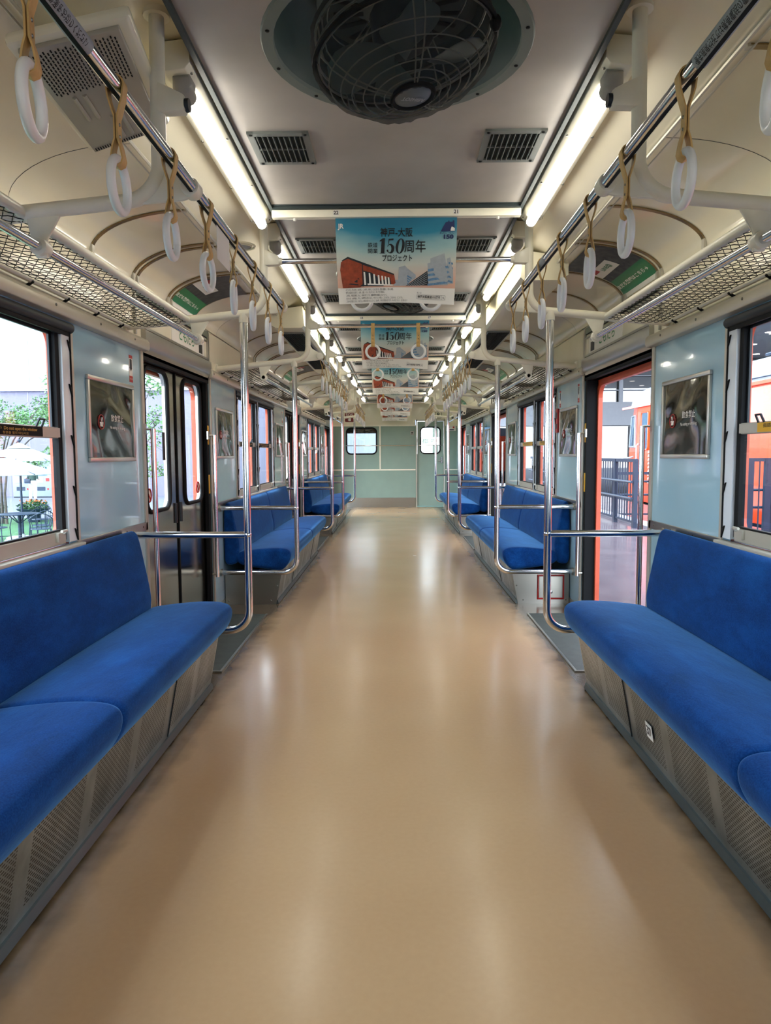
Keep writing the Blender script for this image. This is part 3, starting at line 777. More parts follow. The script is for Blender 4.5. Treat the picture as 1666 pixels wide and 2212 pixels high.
for i, (y, bar, ph) in enumerate(FR):
    if bar:
        t = Thing('cross_bar', 'thin chrome bar across the aisle %s' % ph.replace('over', 'above'), 'overhead bar', (0, y, 2.042), 'chrome bars across the aisle')
        t.part('bar', MB().tube([(-.553, y, 2.042), (.553, y, 2.042)], .0125, 12), M['chrome'])
        t.part('collar', MB().tube([(-.556, y, 2.042), (-.54, y, 2.042)], .016, 12).tube([(.556, y, 2.042), (.54, y, 2.042)], .016, 12), M['creamtube'])

# strap rails along each bench
RX, RZ = .54, 1.83
RAILS = [(.5, 3.46), (5.14, 8.16), (9.84, 12.86)]
for s in (-1, 1):
    for bi, (a, b) in enumerate(RAILS):
        t = Thing('strap_rail', 'long chrome strap rail over the %s bench, %s' % (BAYN[bi].split()[0], SIDE[s]), 'overhead rail', (s*RX, (a+b)/2, RZ), 'chrome strap rails along the benches')
        t.part('rail', MB().tube([(s*RX, a, RZ), (s*RX, b, RZ)], .0150, 14), M['chrome'])
        if bi == 0:
            t.part('rail_seam', MB().box(s*(RX+.004), s*(RX-.004), a, b, RZ-.0162, RZ-.0148), M['black'])
            spots = [(.93, 1.27)] if s < 0 else [(1.02, 1.34)]
            for (p0, p1) in spots:
                st = t.part('sticker', MB().tube([(s*RX, p0, RZ), (s*RX, p1, RZ)], .0156, 14, caps=False), M['pgrey'], label='pale notice wrapped round the rail')
                text('lettering', '優先座席付近では携帯電話の電源をお切りください', .016, lambda u, v: (s*(RX-.0158*math.cos(v*64+.55)), (p0+p1)/2+(-s)*u, RZ-.0158*math.sin(v*64+.55)), M['ink'], st, w=.3, bold=.01, origin=t.loc)
            p0 = 2.85 if s < 0 else 2.62
            st = t.part('sticker', MB().tube([(s*RX, p0, RZ), (s*RX, p0+.13, RZ)], .0156, 14, caps=False), M['pgrey'])
            if s < 0:
                t.part('hanging_notice', MB().box(s*(RX-.0005), s*(RX+.0005), 2.17, 2.33, RZ-.115, RZ-.012), M['white'], label='small white card hanging under the rail')

# ------------------------------------------------------------------ hand straps
def strap(name, label, along_y, loc, group):
    """origin at the centre of the rail; the band loops round it and round the top of the ring"""
    t = Thing(name, label, 'hand strap', (0, 0, 0), group)
    rr, rt, zc = .0168, .0095, -.183
    top = -.183+.0475
    h = []
    for q in [R(205-230*j/12-0) for j in range(13)]: h.append((rr*math.cos(q), rr*math.sin(q)+.001))
    right = [(.0135, -.022), (.006, -.048), (.0026, -.058), (.0026, -.098), (.007, -.112), (.0112, top), (.0085, top-.0085), (0, top-.0125)]
    path2 = h + right + [(-x, z) for x, z in reversed(right[:-1])]
    # arc runs from the far side over the top to the near side: keep order continuous
    mb = MB()
    if along_y: P = [(x, 0, z) for x, z in path2]; w = (0, .0125, 0)
    else: P = [(0, x, z) for x, z in path2]; w = (.0130, 0, 0)
    mb.ribbon(P, w, .003, closed=True)
    t.part('strap_band', mb, M['leather'], sharp=50)
    n = (1, 0, 0) if along_y else (0, 1, 0)
    t.part('ring', MB().torus((0, 0, zc), n, .0475, .0088, 32, 10), M['ring'], sharp=80)
    rv = MB()
    for z in (-.070, -.092):
        for d in (-1, 1):
            ax = (d, 0, 0) if along_y else (0, d, 0)
            c = (d*.0041, 0, z) if along_y else (0, d*.0041, z)
            rv.lathe([(0, .002), (.0025, .0015), (.0035, 0)], c, ax, 8)
    t.part('rivet', rv, M['screw'])
    t.o.location = loc
    return t.o
proto = None; rnd = random.Random(3)
YAW = {-1: [.42, .12, .1, -.12, .28, .2, .1, .12], 1: [-.5, -.16, -.12, -.2, -.15, -.15, -.12, -.1]}
WHERE = {0: 'front', 1: 'middle', 2: 'rear'}
for bi, (y0, n) in enumerate(((1.08, 8), (5.27, 9), (9.97, 9))):
    for s in (-1, 1):
        for kk in range(n):
            y = y0+.325*kk+rnd.uniform(-.008, .008)
            lb = 'white ring strap, %s along the rail over the %s bench, %s' % (ORD[kk], WHERE[bi], SIDE[s])
            yaw = YAW[s][kk] if bi == 0 else rnd.uniform(-.35, .35)*(1 if rnd.random() > .25 else 1.8)
            if proto is None: proto = strap('hand_strap', lb, True, (s*RX, y, RZ), 'ring straps over the benches'); proto.rotation_euler[2] = yaw*.45; continue
            dup(proto, loc=(s*RX, y, RZ), label=lb, rotz=yaw*.45 if bi == 0 else yaw*.6)
# rings twist more than their bands: turn the ring child itself
proto2 = None
for (y, bar, ph) in FR:
    if not bar: continue
    for s in (-1, 1):
        lb = 'ring strap on the bar %s, %s half' % (ph.replace('over', 'above').replace('the far', 'far').replace('the near', 'near').replace('the middle of', 'mid'), SIDE[s].replace(' side', ''))
        if proto2 is None: proto2 = strap('hand_strap', lb, False, (s*.163, y, 2.042), 'ring straps on the cross bars')
        else: dup(proto2, loc=(s*.163, y, 2.042), label=lb, rotz=rnd.uniform(-.12, .12))

# ------------------------------------------------------------------ luggage racks
NETC = {}
def net_mesh(s, b):
    mb = MB(); p = .023; step = .0155; x0, x1 = .995, 1.272
    n = int(2.9/p); ks = int((x1-x0)/step)
    def zz(x): return 1.757-(x-.995)*.055-.012*math.sin(PI*(x-.995)/.28)
    for i in range(n):
        yc = b-1.45+p*(i+.5); pts = []
        for j in range(ks*2+1):
            x = x0+step*j/2; ph = (j % 4)
            a = (0, .62, 1, .62)[ph] if False else None
            q = j/2.
            tri = (-1 if int(q) % 2 else 1)
            off = tri*(1 if i % 2 else -1)*p*.53
            if j % 2: off = off*0
            if j % 2 and False: off = 0
            pts.append((s*x, yc+off, zz(x)+(.0015 if int(q) % 2 else -.0015)))
        mb.tube(pts, .0017, 3, caps=False)
    return mb
for bi, b in enumerate(BAYS):
    for s in (-1, 1):
        t = Thing('luggage_rack', 'wire-net luggage rack with cream and chrome front tubes over the %s bench, %s' % (WHERE[bi], SIDE[s]), 'luggage rack', (s*1.15, b, 1.75), 'wire-net luggage racks')
        a, c = b-1.49, b+1.49
        t.part('front_tube', MB().tube([(s*.997, a, 1.772), (s*.997, c, 1.772)], .0165, 12), M['creamtube'])
        t.part('end_bar', MB().tube([(s*.99, a+.005, 1.762), (s*1.28, a+.005, 1.738)], .011, 8).tube([(s*.99, c-.005, 1.762), (s*1.28, c-.005, 1.738)], .011, 8), M['creamtube'])
        t.part('rear_rail', MB().tube([(s*1.276, a, 1.738), (s*1.276, c, 1.738)], .009, 8), M['alud'])
        t.part('middle_bar', MB().tube([(s*.99, b, 1.764), (s*1.28, b, 1.738)], .009, 8), M['creamtube'])
        t.part('chrome_rail', MB().tube([(s*.952, a-.02, 1.682), (s*.952, c+.06, 1.682)], .0125, 12), M['chrome'], label='lower chrome hand tube')
        o = t.part('wire_net', net_mesh(s, b), M['wire'], recalc=False, sharp=90)
        for j in range(11):
            y = a+.12+.275*j
            cl_ = MB().tube([(s*1.266, y, 1.735), (s*1.28, y+.004, 1.728), (s*1.292, y+.002, 1.72), (s*1.292, y-.012, 1.712)], .006, 6)
            t.part('wall_clip', cl_, M['black'])

# ------------------------------------------------------------------ fluorescent lamps
proto = {}
TY = [2.14+1.555*i for i in range(8)]
for s in (-1, 1):
    for i, y in enumerate([-2.5, -.95]+TY):
        lb = 'lit fluorescent tube lamp along the ceiling edge, %s down the car, %s' % (ORD[max(i-2, 0)], SIDE[s])
        if i < 2: lb = 'lit fluorescent tube lamp %s behind the viewpoint, %s' % (('well', 'just')[i], SIDE[s])
        if s not in proto:
            t = Thing('ceiling_lamp', lb, 'ceiling lamp', (s*.605, y, CH), 'fluorescent tubes along the ceiling')
            t.part('base_plate', MB().prism([(s*.572, y-.10, CH-.012), (s*.585, y-.10, CH-.028), (s*.645, y-.10, CH-.034), (s*.668, y-.10, CH-.022), (s*.668, y-.10, 2.262), (s*.572, y-.10, 2.272)], (0, 1.32, 0)), M['lampplate'], bevel=.003)
            t.part('tube', MB().tube([(s*.607, y+.0, CH-.054), (s*.607, y+1.15, CH-.054)], .0215, 14), M['tube'])
            t.part('near_socket', MB().tube([(s*.607, y-.065, CH-.030), (s*.607, y-.05, CH-.052), (s*.607, y+.01, CH-.056)], [.024, .029, .024], 14).box(s*.583, s*.631, y-.07, y-.0, CH-.045, CH-.02), M['lampend'], bevel=.006)
            t.part('far_socket', MB().tube([(s*.607, y+1.14, CH-.054), (s*.607, y+1.175, CH-.05)], [.021, .024], 12).box(s*.590, s*.624, y+1.15, y+1.18, CH-.055, CH-.02), M['creamtube'], bevel=.004)
            sc_ = MB()
            for yy in (-.06, .36, .78, 1.19):
                sc_.lathe([(0, -.004), (.005, -.003), (.006, 0)], (s*.578, y+yy, CH-.020), (0, 0, 1), 8).lathe([(0, -.004), (.005, -.003), (.006, 0)], (s*.661, y+yy, CH-.026), (0, 0, 1), 8)
            t.part('screw', sc_, M['screw'])
            proto[s] = t.o
        else: dup(proto[s], loc=(s*.605, y, CH), label=lb)

# ------------------------------------------------------------------ ceiling vents
vp = None; ci = 0
for i, fy in enumerate(FANY):
    for d in (-.62, .62):
        y = fy+d
        if y < 1.9 or y > YE-.2: continue
        ci += 1
        for s in (-1, 1):
            lb = 'grey louvred ceiling vent, %s pair from the camera, %s' % (ORD[ci-1], SIDE[s])
            if vp is None:
                t = Thing('ceiling_vent', lb, 'ceiling vent', (s*.405, y, CH), 'square louvred ceiling vents')
                x0, x1, y0, y1 = s*.405-.105, s*.405+.105, y-.13, y+.13
                fr = MB().box(x0, x1, y0, y0+.024, CH-.008, CH).box(x0, x1, y1-.024, y1, CH-.008, CH).box(x0, x0+.022, y0, y1, CH-.008, CH).box(x1-.022, x1, y0, y1, CH-.008, CH)
                t.part('frame', fr, M['vent'])
                t.part('backing', MB().box(x0+.02, x1-.02, y0+.02, y1-.02, CH-.0015, CH-.0005), M['ventdark'])
                sl = MB()
                for j in range(9):
                    x = x0+.022+(x1-x0-.044)*(j+.5)/9
                    sl.box(x-.0012, x+.0012, y0+.022, y1-.022, CH-.012, CH-.0015)
                sl.box(x0+.02, x1-.02, y-.003, y+.003, CH-.008, CH-.0015)
                t.part('slat', sl, M['vent'])
                sc_ = MB()
                for xx in (x0+.012, x1-.012):
                    for yy in (y0+.012, y1-.012): sc_.lathe([(0, -.003), (.005, -.002), (.006, 0)], (xx, yy, CH-.008), (0, 0, 1), 8)
                t.part('screw', sc_, M['black'])
                vp = t.o
            else: dup(vp, loc=(s*.405, y, CH), label=lb)

# ------------------------------------------------------------------ ceiling fans
def fan(fy, label, off, ax, net):
    t = Thing('ceiling_fan', label, 'ceiling fan', (0, fy, CH), 'oscillating ceiling fans')
    c = (0, fy, CH)
    t.part('bowl', MB().lathe([(.335, 0), (.325, .035), (.29, .10), (.22, .15), (.0, .16)], c, (0, 0, 1), 48), M['teal'], recalc=False, sharp=60)
    t.part('rim', MB().lathe([(.328, .004), (.33, -.006), (.36, -.006), (.364, 0)], c, (0, 0, 1), 48), M['tealring'])
    sc_ = MB()
    for j in range(12):
        q = 2*PI*(j+.5)/12; sc_.lathe([(0, -.003), (.005, -.002), (.006, 0)], (.346*math.cos(q), fy+.346*math.sin(q), CH-.006), (0, 0, 1), 8)
    t.part('screw', sc_, M['black'])
    mp = t.part('mount_disc', MB().lathe([(0, .085), (.19, .085), (.215, .10), (.22, .125)], c, (0, 0, 1), 36), M['tealring'], label='slotted round mount plate')
    sl = MB()
    for j in range(18):
        q = 2*PI*j/18; u = Vector((math.cos(q), math.sin(q), 0)); w = Vector((-u.y, u.x, 0))*.008
        a, b_ = Vector((0, fy, CH+.084))+u*.09, Vector((0, fy, CH+.084))+u*.17
        sl.prism([a-w, b_-w, b_+w, a+w], (0, 0, -.001))
    build('slot', sl, M['black'], mp, t.loc)
    cc = Vector((off[0], fy+off[1], CH+off[2])); A = Vector(ax).normalized(); a = A.orthogonal().normalized(); b_ = A.cross(a)
    t.part('neck', MB().tube([(0, fy, CH+.09), (0, fy-.03, CH+.02), cc-A*.06], [.05, .045, .035], 12), M['hub'])
    t.part('motor', MB().lathe([(0, -.11), (.05, -.105), (.068, -.08), (.07, -.01), (.05, 0), (0, 0)], cc, A, 24), M['hub'])
    bl = MB()
    def P(r, q, h): return cc+A*h+(a*math.cos(q)+b_*math.sin(q))*r
    for kq in range(4):
        q0 = kq*PI/2+.5
        blade = MB()
        def fn(u, v, q0=q0):
            r = .03+.155*u; wdt = (.35+.55*math.sin(PI*min(1, .25+u*.62)))*(1 if u < .8 else math.sqrt(max(0, 1-((u-.8)/.2)**2))*.75+.25)
            q = q0+(v-.5)*wdt*1.25+.3*u
            return P(r, q, .028+.035*(v-.5)*(1-.2*u))
        blade.grid(fn, 12, 8); blade.grid(lambda u, v: Vector(fn(u, v))+A*.002, 12, 8, True)
        t.part('blade', blade, M['blade'], recalc=False, sharp=60)
    RC = .205
    cg = MB()
    for rr_, h in ((RC, -.01), (RC, .012), (.188, .055), (.164, .075), (.140, .088), (.115, .097), (.09, .104), (.067, .108), (RC*.98, -.05), (.165, -.09)):
        cg.torus(cc+A*h, A, rr_, .0016 if abs(rr_-RC) > .01 else .003, 44, 6)
    for kq in range(5):
        for dq in (-.06, .06):
            q = kq*2*PI/5+.35+dq
            cg.tube([P(.045, q, .112), P(.10, q, .102), P(.15, q, .084), P(.188, q, .055), P(.203, q, .03), P(RC, q, 0), P(.201, q, -.045), P(.165, q, -.09), P(.09, q, -.115)], .0019, 6)
    t.part('guard_cage', cg, M['cage'])
    cap = t.part('cage_badge', MB().lathe([(0, .118), (.035, .117), (.046, .112), (.048, .102), (0, .10)], cc, A, 28), M['hub'])
    build('badge_ring', MB().torus(cc+A*.112, A, .049, .006, 32, 8), M['black'], cap, t.loc)
    if net:
        bx = (Vector((1, 0, 0))-A*A.x).normalized(); by = A.cross(bx)
        if by.y < 0: by = -by
        text('lettering', 'TOSHIBA', .018, lambda u, v: cc+A*.1195+bx*(u*math.cos(.45)-v*math.sin(.45))+(-by)*(u*-math.sin(.45)*1+v*-math.cos(.45))*-1*(-1), M['pgrey'], cap, w=.06, bold=.02, origin=t.loc)
        nt = MB(); prof = [(.05, .120), (.10, .108), (.15, .094), (.188, .066), (.209, .03), (.214, 0), (.210, -.05), (.175, -.095), (.10, -.12)]
        n = 64; o0 = len(nt.v); rn = random.Random(5)
        wob = [rn.uniform(-.004, .006) for _ in range(n)]
        for (r_, h) in prof:
            for j in range(n): nt.v.append(P(r_+wob[j]*(1 if r_ > .14 else .2), 2*PI*j/n, h+wob[(j*3) % n]*.4))
        for i in range(len(prof)-1):
            for j in range(n): nt.f.append((i*n+j, i*n+(j+1) % n, (i+1)*n+(j+1) % n, (i+1)*n+j))
        t.part('dust_net', nt, M['netcloth'], recalc=False, sharp=90, label='black cloth net stretched over the cage')
        hm = MB().torus(cc+A*.012, A, .214, .006, 48, 6); hm.ball(P(.212, 4.2, .02), .014, 8, 6, (1, 1, 1.3))
        t.part('net_hem', hm, M['black'])
    return t.o
f1 = fan(FANY[2], 'big oscillating fan in a round grey ceiling bowl, wrapped in black net, close overhead', (.015, -.27, -.15), (.18, -.04, -1), True)
f2 = fan(FANY[3], 'ceiling fan in its round bowl behind the first hanging poster', (.0, -.04, -.10), (-.3, -.1, -1), True)
for i, fy in enumerate(FANY[4:], 3):
    if fy < YE-.3: dup(f2, loc=(0, fy, CH), label='ceiling fan in a round grey bowl, %s fan down the car' % ORD[i-1], rotz=i*1.1)

# ------------------------------------------------------------------ grilles, duct boxes and speakers beside the lamps
t = Thing('air_grille', 'grey slotted air grille in a cream frame hung on the sloping cove, close overhead', 'air grille', (-.80, 1.96, 2.14))
def gp(u, v, d=0):   # u across (0 outer .. 1 inner), v along (0 near .. 1 far)
    a = Vector((-.88, 1.71, 2.07)).lerp(Vector((-.642, 1.71, 2.12)), u); b = Vector((-.90, 2.18, 2.04)).lerp(Vector((-.69, 2.15, 2.09)), u)
    return a.lerp(b, v)+Vector((0, 0, -d))
fr = MB()
fr.prism([gp(-.1, -.04), gp(1.12, -.04), gp(1.12, 1.03), gp(-.1, 1.03)], (0, 0, .03))
t.part('cream_frame', fr, M['cream'], bevel=.012)
t.part('grille_plate', MB().prism([gp(0, 0, .012), gp(1, 0, .012), gp(1, 1, .012), gp(0, 1, .012)], (0, 0, .012)), M['grille'], bevel=.003)
sl = MB()
for i in range(24):
    for j in range(12):
        u = .05+.9*(i+.5)/24; v = .03+.36*(j+.5*(i % 2))/12
        a = gp(u-.007, v, .0125); sl.prism([a, gp(u+.007, v, .0125), gp(u+.007, v+.019, .0125), gp(u-.007, v+.019, .0125)], (0, 0, -.001))
for i in range(26):
    u = .04+.92*i/26; sl.prism([gp(u, .955, .0125), gp(u+.014, .955, .0125), gp(u+.014, .985, .0125), gp(u, .985, .0125)], (0, 0, -.001))
t.part('slot', sl, M['black'])
rb_ = MB()
for (u, v0, v1) in ((.22, .43, .66), (.34, .43, .66), (.50, .68, .92), (.62, .68, .92)): rb_.tube([gp(u, v0, .013), gp(u, v1, .013)], .006, 6)
t.part('pressed_rib', rb_, M['grille'])
def speaker(s, y, label):
    t = Thing('ceiling_speaker', label, 'speaker', (s*.77, y, 2.165), 'round ceiling speakers')
    t.part('rim', MB().torus((s*.77, y, 2.166), (0, 0, 1), .065, .006, 28, 6).torus((s*.77, y, 2.163), (0, 0, 1), .05, .005, 28, 6), M['cream'])
    t.part('grille', MB().lathe([(0, -.014), (.03, -.010), (.05, 0)], (s*.77, y, 2.166), (0, 0, 1), 24), M['pgrey'])
speaker(-1, 3.62, 'small round speaker on the soffit, front bay, terrace side'); speaker(-1, 10.2, 'small round speaker on the soffit, rear bay, terrace side')
def duct(s, y0, y1, label):
    t = Thing('duct_box', label, 'air duct', (s*.78, y0, 2.1), 'cream air duct boxes beside the lamps')
    c = MB().prism([(s*.685, y0, 2.215), (s*.672, y0, 2.075), (s*.69, y0, 2.058), (s*.885, y0, 2.058), (s*.93, y0, 2.085), (s*.93, y0, 2.16), (s*.80, y0, 2.2)], (0, y1-y0, 0))
    t.part('casing', c, M['cream'])
    yy = 5.5
    while yy+1.0 < y1:
        if yy > y0:
            g = t.part('grille', MB().box(s*.70, s*.885, yy, yy+.95, 2.050, 2.058), M['vent'])
            bk = MB().box(s*.712, s*.873, yy+.03, yy+.92, 2.048, 2.0505); build('void', bk, M['ventdark'], g, t.loc)
            wv = MB()
            for j in range(12): wv.box(s*(.714+.0137*j), s*(.717+.0137*j), yy+.03, yy+.92, 2.043, 2.049)
            build('louvre', wv, M['black'], g, t.loc)
        yy += 1.35
    sm = t.part('side_mesh', MB().box(s*.672, s*.676, max(y0, 5.4)+.05, max(y0, 5.4)+.75, 2.10, 2.19).box(s*.672, s*.676, max(y0, 5.4)+.95, max(y0, 5.4)+1.7, 2.10, 2.19), M['slotgrey'])
    return t
duct(-1, 5.30, 8.3, 'cream duct box with dark grilles between lamps and cove, terrace side')
duct(1, 3.92, 8.3, 'long cream duct box with dark grilles between lamps and cove, open-door side')

# ------------------------------------------------------------------ bronze ribs and posters on the cove
def rib(s, y, label):
    t = Thing('cove_rib', label, 'poster rail', (s*1.29, y, 1.99), 'curved bronze poster ribs on the cove')
    P = [(s*(covep(q)[0]-.004*math.cos(q*PI/2)), y, covep(q)[1]-.004*math.sin(q*PI/2)) for q in [j/16*.96+.02 for j in range(17)]]
    t.part('strip', MB().ribbon(P, (0, .011, 0), .004), M['brass'])
    t.part('foot', MB().box(s*1.285, s*1.297, y-.012, y+.012, 1.975, 2.02), M['alud']); t.part('foot', MB().box(s*.885, s*.905, y-.01, y+.01, 2.150, 2.158), M['alud'])
    return t.o
GY = [1.90, 3.07, 3.545, 3.60, 4.08, 4.14, 4.62, 6.05, 6.55, 6.62, 7.12, 7.19, 7.69, 8.25, 8.75, 8.82, 9.30, 10.6, 11.1, 11.17, 11.7, 12.9, 13.4, 13.46, 13.95]
pr = {}
for s in (-1, 1):
    for i, y in enumerate(GY):
        if s < 0 and y < 2: continue
        bay = 'front bay' if y < 3.3 else 'first doorway' if y < 5 else 'middle bay' if y < 8 else 'second doorway' if y < 9.5 else 'rear bay' if y < 12 else 'third doorway'
        k_ = sum(1 for q in GY[:i] if (('front bay' if q < 3.3 else 'first doorway' if q < 5 else 'middle bay' if q < 8 else 'second doorway' if q < 9.5 else 'rear bay' if q < 12 else 'third doorway') == bay) and not (s < 0 and q < 2))
        lb = 'curved bronze rib on the cove above the %s, %s one there, %s' % (bay, ORD[k_], SIDE[s])
        if s not in pr: pr[s] = rib(s, y, lb)
        else: dup(pr[s], loc=(s*1.29, y, 1.99), label=lb)
def cove_poster(s, y0, y1, label, full=True):
    t = Thing('cove_poster', label, 'poster', (s*1.2, (y0+y1)/2, 2.05), 'green and dark posters on the cove')
    yc = (y0+y1)/2; W_ = y1-y0
    def pt(u, v, lift):   # u along reading direction -.5...5 ; v 0 bottom .. 1 top
        q = .03+.86*v; x, z = covep(q)
        return (s*(x-lift*math.cos(q*PI/2)), yc+(-s)*u*W_, z-lift*math.sin(q*PI/2))
    def patch(u0, u1, v0, v1, lift, nu=2, nv=10):
        return MB().grid(lambda a, b: pt(u0+(u1-u0)*a, v0+(v1-v0)*b, lift), nu, nv)
    t.part('sheet', patch(-.5, .5, 0, 1, .006, 2, 16), M['white'], recalc=False, sharp=60)
    pa = t.part('photo_area', patch(-.5, .5, .44, 1, .0068, 2, 12), M['photo'], recalc=False, sharp=60)
    ga = t.part('green_band', patch(-.5, .5, .1, .44, .0070, 2, 8), M['green'], recalc=False, sharp=60)
    build('white_label', patch(-.5, .1, .56, .74, .0074, 2, 5), M['white'], pa, t.loc, recalc=False, sharp=60)
    build('red_tag', patch(-.45, -.3, .66, .80, .0078, 1, 4), M['red'], pa, t.loc, recalc=False, sharp=60)
    text('lettering', 'LINE@', .05, lambda u, v: pt(-.12+u/W_, .65+v/.62, .0082), M['green'], pa, w=.13, bold=.02, origin=t.loc)
    text('lettering', '友だち登録はこちら→', .056, lambda u, v: pt(-.05+u/W_, .27+v/.62, .0082), M['white'], ga, w=.46*W_/.5, bold=.03, origin=t.loc, fine=.012)
    return t
cove_poster(-1, 4.14, 4.62, 'curved green and dark photo poster on the cove over the first doorway, terrace side')
cove_poster(1, 3.60, 4.10, 'curved green and dark photo poster on the cove over the first doorway, open-door side')
cove_poster(-1, 8.26, 8.76, 'curved green poster on the cove over the second doorway, terrace side')
cove_poster(1, 8.26, 8.76, 'curved green poster on the cove over the second doorway, open-door side')
cove_poster(-1, 12.9, 13.4, 'curved green poster on the cove over the third doorway, terrace side')
cove_poster(1, 12.9, 13.4, 'curved green poster on the cove over the third doorway, open-door side')
# slotted strips above the doors and green posters over the door headers
for s in (-1, 1):
    for i, c in enumerate(DOORS):
        t = Thing('door_advert', 'white advert with green lettering over the %s doorway, %s' % (ORD[i], SIDE[s]), 'advert', (s*1.295, c, 1.82), 'narrow adverts over the doorways')
        t.part('sheet', MB().box(s*1.297, s*1.300, c-.15, c+.55, 1.785, 1.90), M['white'])
        text('lettering', 'ともだち', .075, lambda u, v: (s*1.2962, c+.15+(-s)*u, 1.845+v), M['green'], t.o, w=.32, bold=.02, origin=t.loc)
        t.part('dark_mark', MB().box(s*1.2955, s*1.297, c+.42, c+.5, 1.80, 1.86), M['ink'])
        t.part('holder_rail', MB().box(s*1.288, s*1.30, c-.6, c+.6, 1.775, 1.788).box(s*1.288, s*1.30, c-.6, c+.6, 1.897, 1.905), M['steel'])
        t2 = Thing('slot_strip', 'grey green slotted strip under the cove at the %s doorway, %s' % (ORD[i], SIDE[s]), 'wall strip', (s*1.297, c, 1.95), 'slotted strips above the doorways')
        t2.part('strip', MB().box(s*1.292, s*1.30, c-.72, c+.62, 1.925, 1.97), M['slotgrey'])
        t2.part('slot', MB().box(s*1.2905, s*1.2925, c-.7, c+.6, 1.921, 1.928), M['black'])
        t2.part('end_post', MB().box(s*1.288, s*1.30, c-.75, c-.735, 1.73, 1.975), M['steel']); t2.part('end_post', MB().box(s*1.288, s*1.30, c+.62, c+.65, 1.66, 1.975), M['steel'])

# ------------------------------------------------------------------ panel posters and stickers
def panel_frame(s, y, label, flip):
    y0, y1, z0, z1 = y-.262, y+.262, 1.10, 1.468; x = 1.30
    t = Thing('framed_notice', label, 'framed notice', (s*x, y, 1.28), 'framed dark notices on the wall panels')
    xa, xb = s*(x-.014), s*x; w = .02
    t.part('frame', MB().box(xa, xb, y0, y1, z0, z0+w).box(xa, xb, y0, y1, z1-w, z1).box(xa, xb, y0, y0+w, z0+w, z1-w).box(xa, xb, y1-w, y1, z0+w, z1-w), M['frame'], bevel=.004)
    rn = random.Random(int(y*10)+s)
    ph = [rn.uniform(0, 6) for _ in range(4)]
    def fn(u, v): 
        return (s*(x-.0055-.0016*math.sin(7*u+ph[0]+3*v)*math.sin(5*v+ph[1])-.001*math.sin(14*u*v+ph[2])), y0+w+(y1-y0-2*w)*u, z0+w+(z1-z0-2*w)*v)
    f = t.part('dark_sheet', MB().grid(fn, 24, 18), M['foil'], recalc=False, sharp=90)
    X = s*(x-.0085)
    yc = y+s*.13
    build('ban_ring', MB().torus((X, yc, 1.275), (1, 0, 0), .031, .0022, 28, 6).tube([(X, yc-.021, 1.296), (X, yc+.021, 1.254)], .0018, 6), M['red'], f, t.loc)
    build('cup_mark', MB().prism([(X, yc-.014, 1.255), (X, yc+.014, 1.255), (X, yc+.018, 1.275), (X, yc-.018, 1.275)], (-s*.001, 0, 0)).tube([(X, yc, 1.275), (X, yc+.008, 1.295)], .003, 6), M['white'], f, t.loc)
    text('lettering', '飲食禁止', .036, lambda u, v: (X, y-s*.05+(-s)*u, 1.295+v), M['white'], f, origin=t.loc)
    text('lettering', 'No eating or drinking', .02, lambda u, v: (X, y-s*.05+(-s)*u, 1.255+v), M['white'], f, origin=t.loc)
for s in (-1, 1):
    for bi, b in enumerate(BAYS):
        for e, nm in ((-1, 'near'), (1, 'far')):
            if bi == 0 and e < 0: continue
            panel_frame(s, b+e*1.28, 'silver-framed dark glossy no eating notice on the %s panel, %s, %s' % (nm, BAYN[bi], SIDE[s]), 0)
def red_sticker(s, y, z, label):
    t = Thing('warning_sticker', label, 'sticker', (s*1.299, y, z), 'narrow red and white warning stickers')
    X0, X1 = s*1.2985, s*1.30
    t.part('sheet', MB().box(X0, X1, y-.022, y+.022, z-.065, z+.065), M['white'])
    t.part('red_band', MB().box(s*1.298, X0, y-.022, y+.022, z+.05, z+.065).box(s*1.298, X0, y-.022, y+.022, z-.065, z-.035), M['red'])
    t.part('black_arrow', MB().prism([(X0, y-.013, z+.046), (X0, y+.013, z+.046), (X0, y+.013, z+.006), (X0, y+.018, z+.006), (X0, y, z-.012), (X0, y-.018, z+.006), (X0, y-.013, z+.006)], (-s*.0008, 0, 0)), M['ink'])
    text('lettering', '窓に注意', .009, lambda u, v: (s*1.2975, y+(-s)*u, z-.05+v), M['white'], t.o, origin=t.loc)
red_sticker(-1, 3.49, 1.55, 'red, white and black arrow sticker above the framed notice, front bay, terrace side')
red_sticker(1, 5.10, 1.55, 'red and white arrow sticker beside the first open doorway, middle bay')
red_sticker(1, 5.66, 1.55, 'red and white arrow sticker next to the middle bay window, open-door side')
red_sticker(-1, 8.18, 1.55, 'red and white arrow sticker beside the second doorway, terrace side')
t = Thing('fire_notice', 'tall narrow red notice on the panel edge by the middle bay window', 'notice', (1.29, 5.72, 1.38))
t.part('plate', MB().box(1.285, 1.30, 5.69, 5.75, 1.29, 1.48), M['red'])
t.part('print_mark', MB().box(1.2845, 1.2855, 5.70, 5.74, 1.32, 1.36).box(1.2845, 1.2855, 5.70, 5.74, 1.40, 1.45), M['ink'])

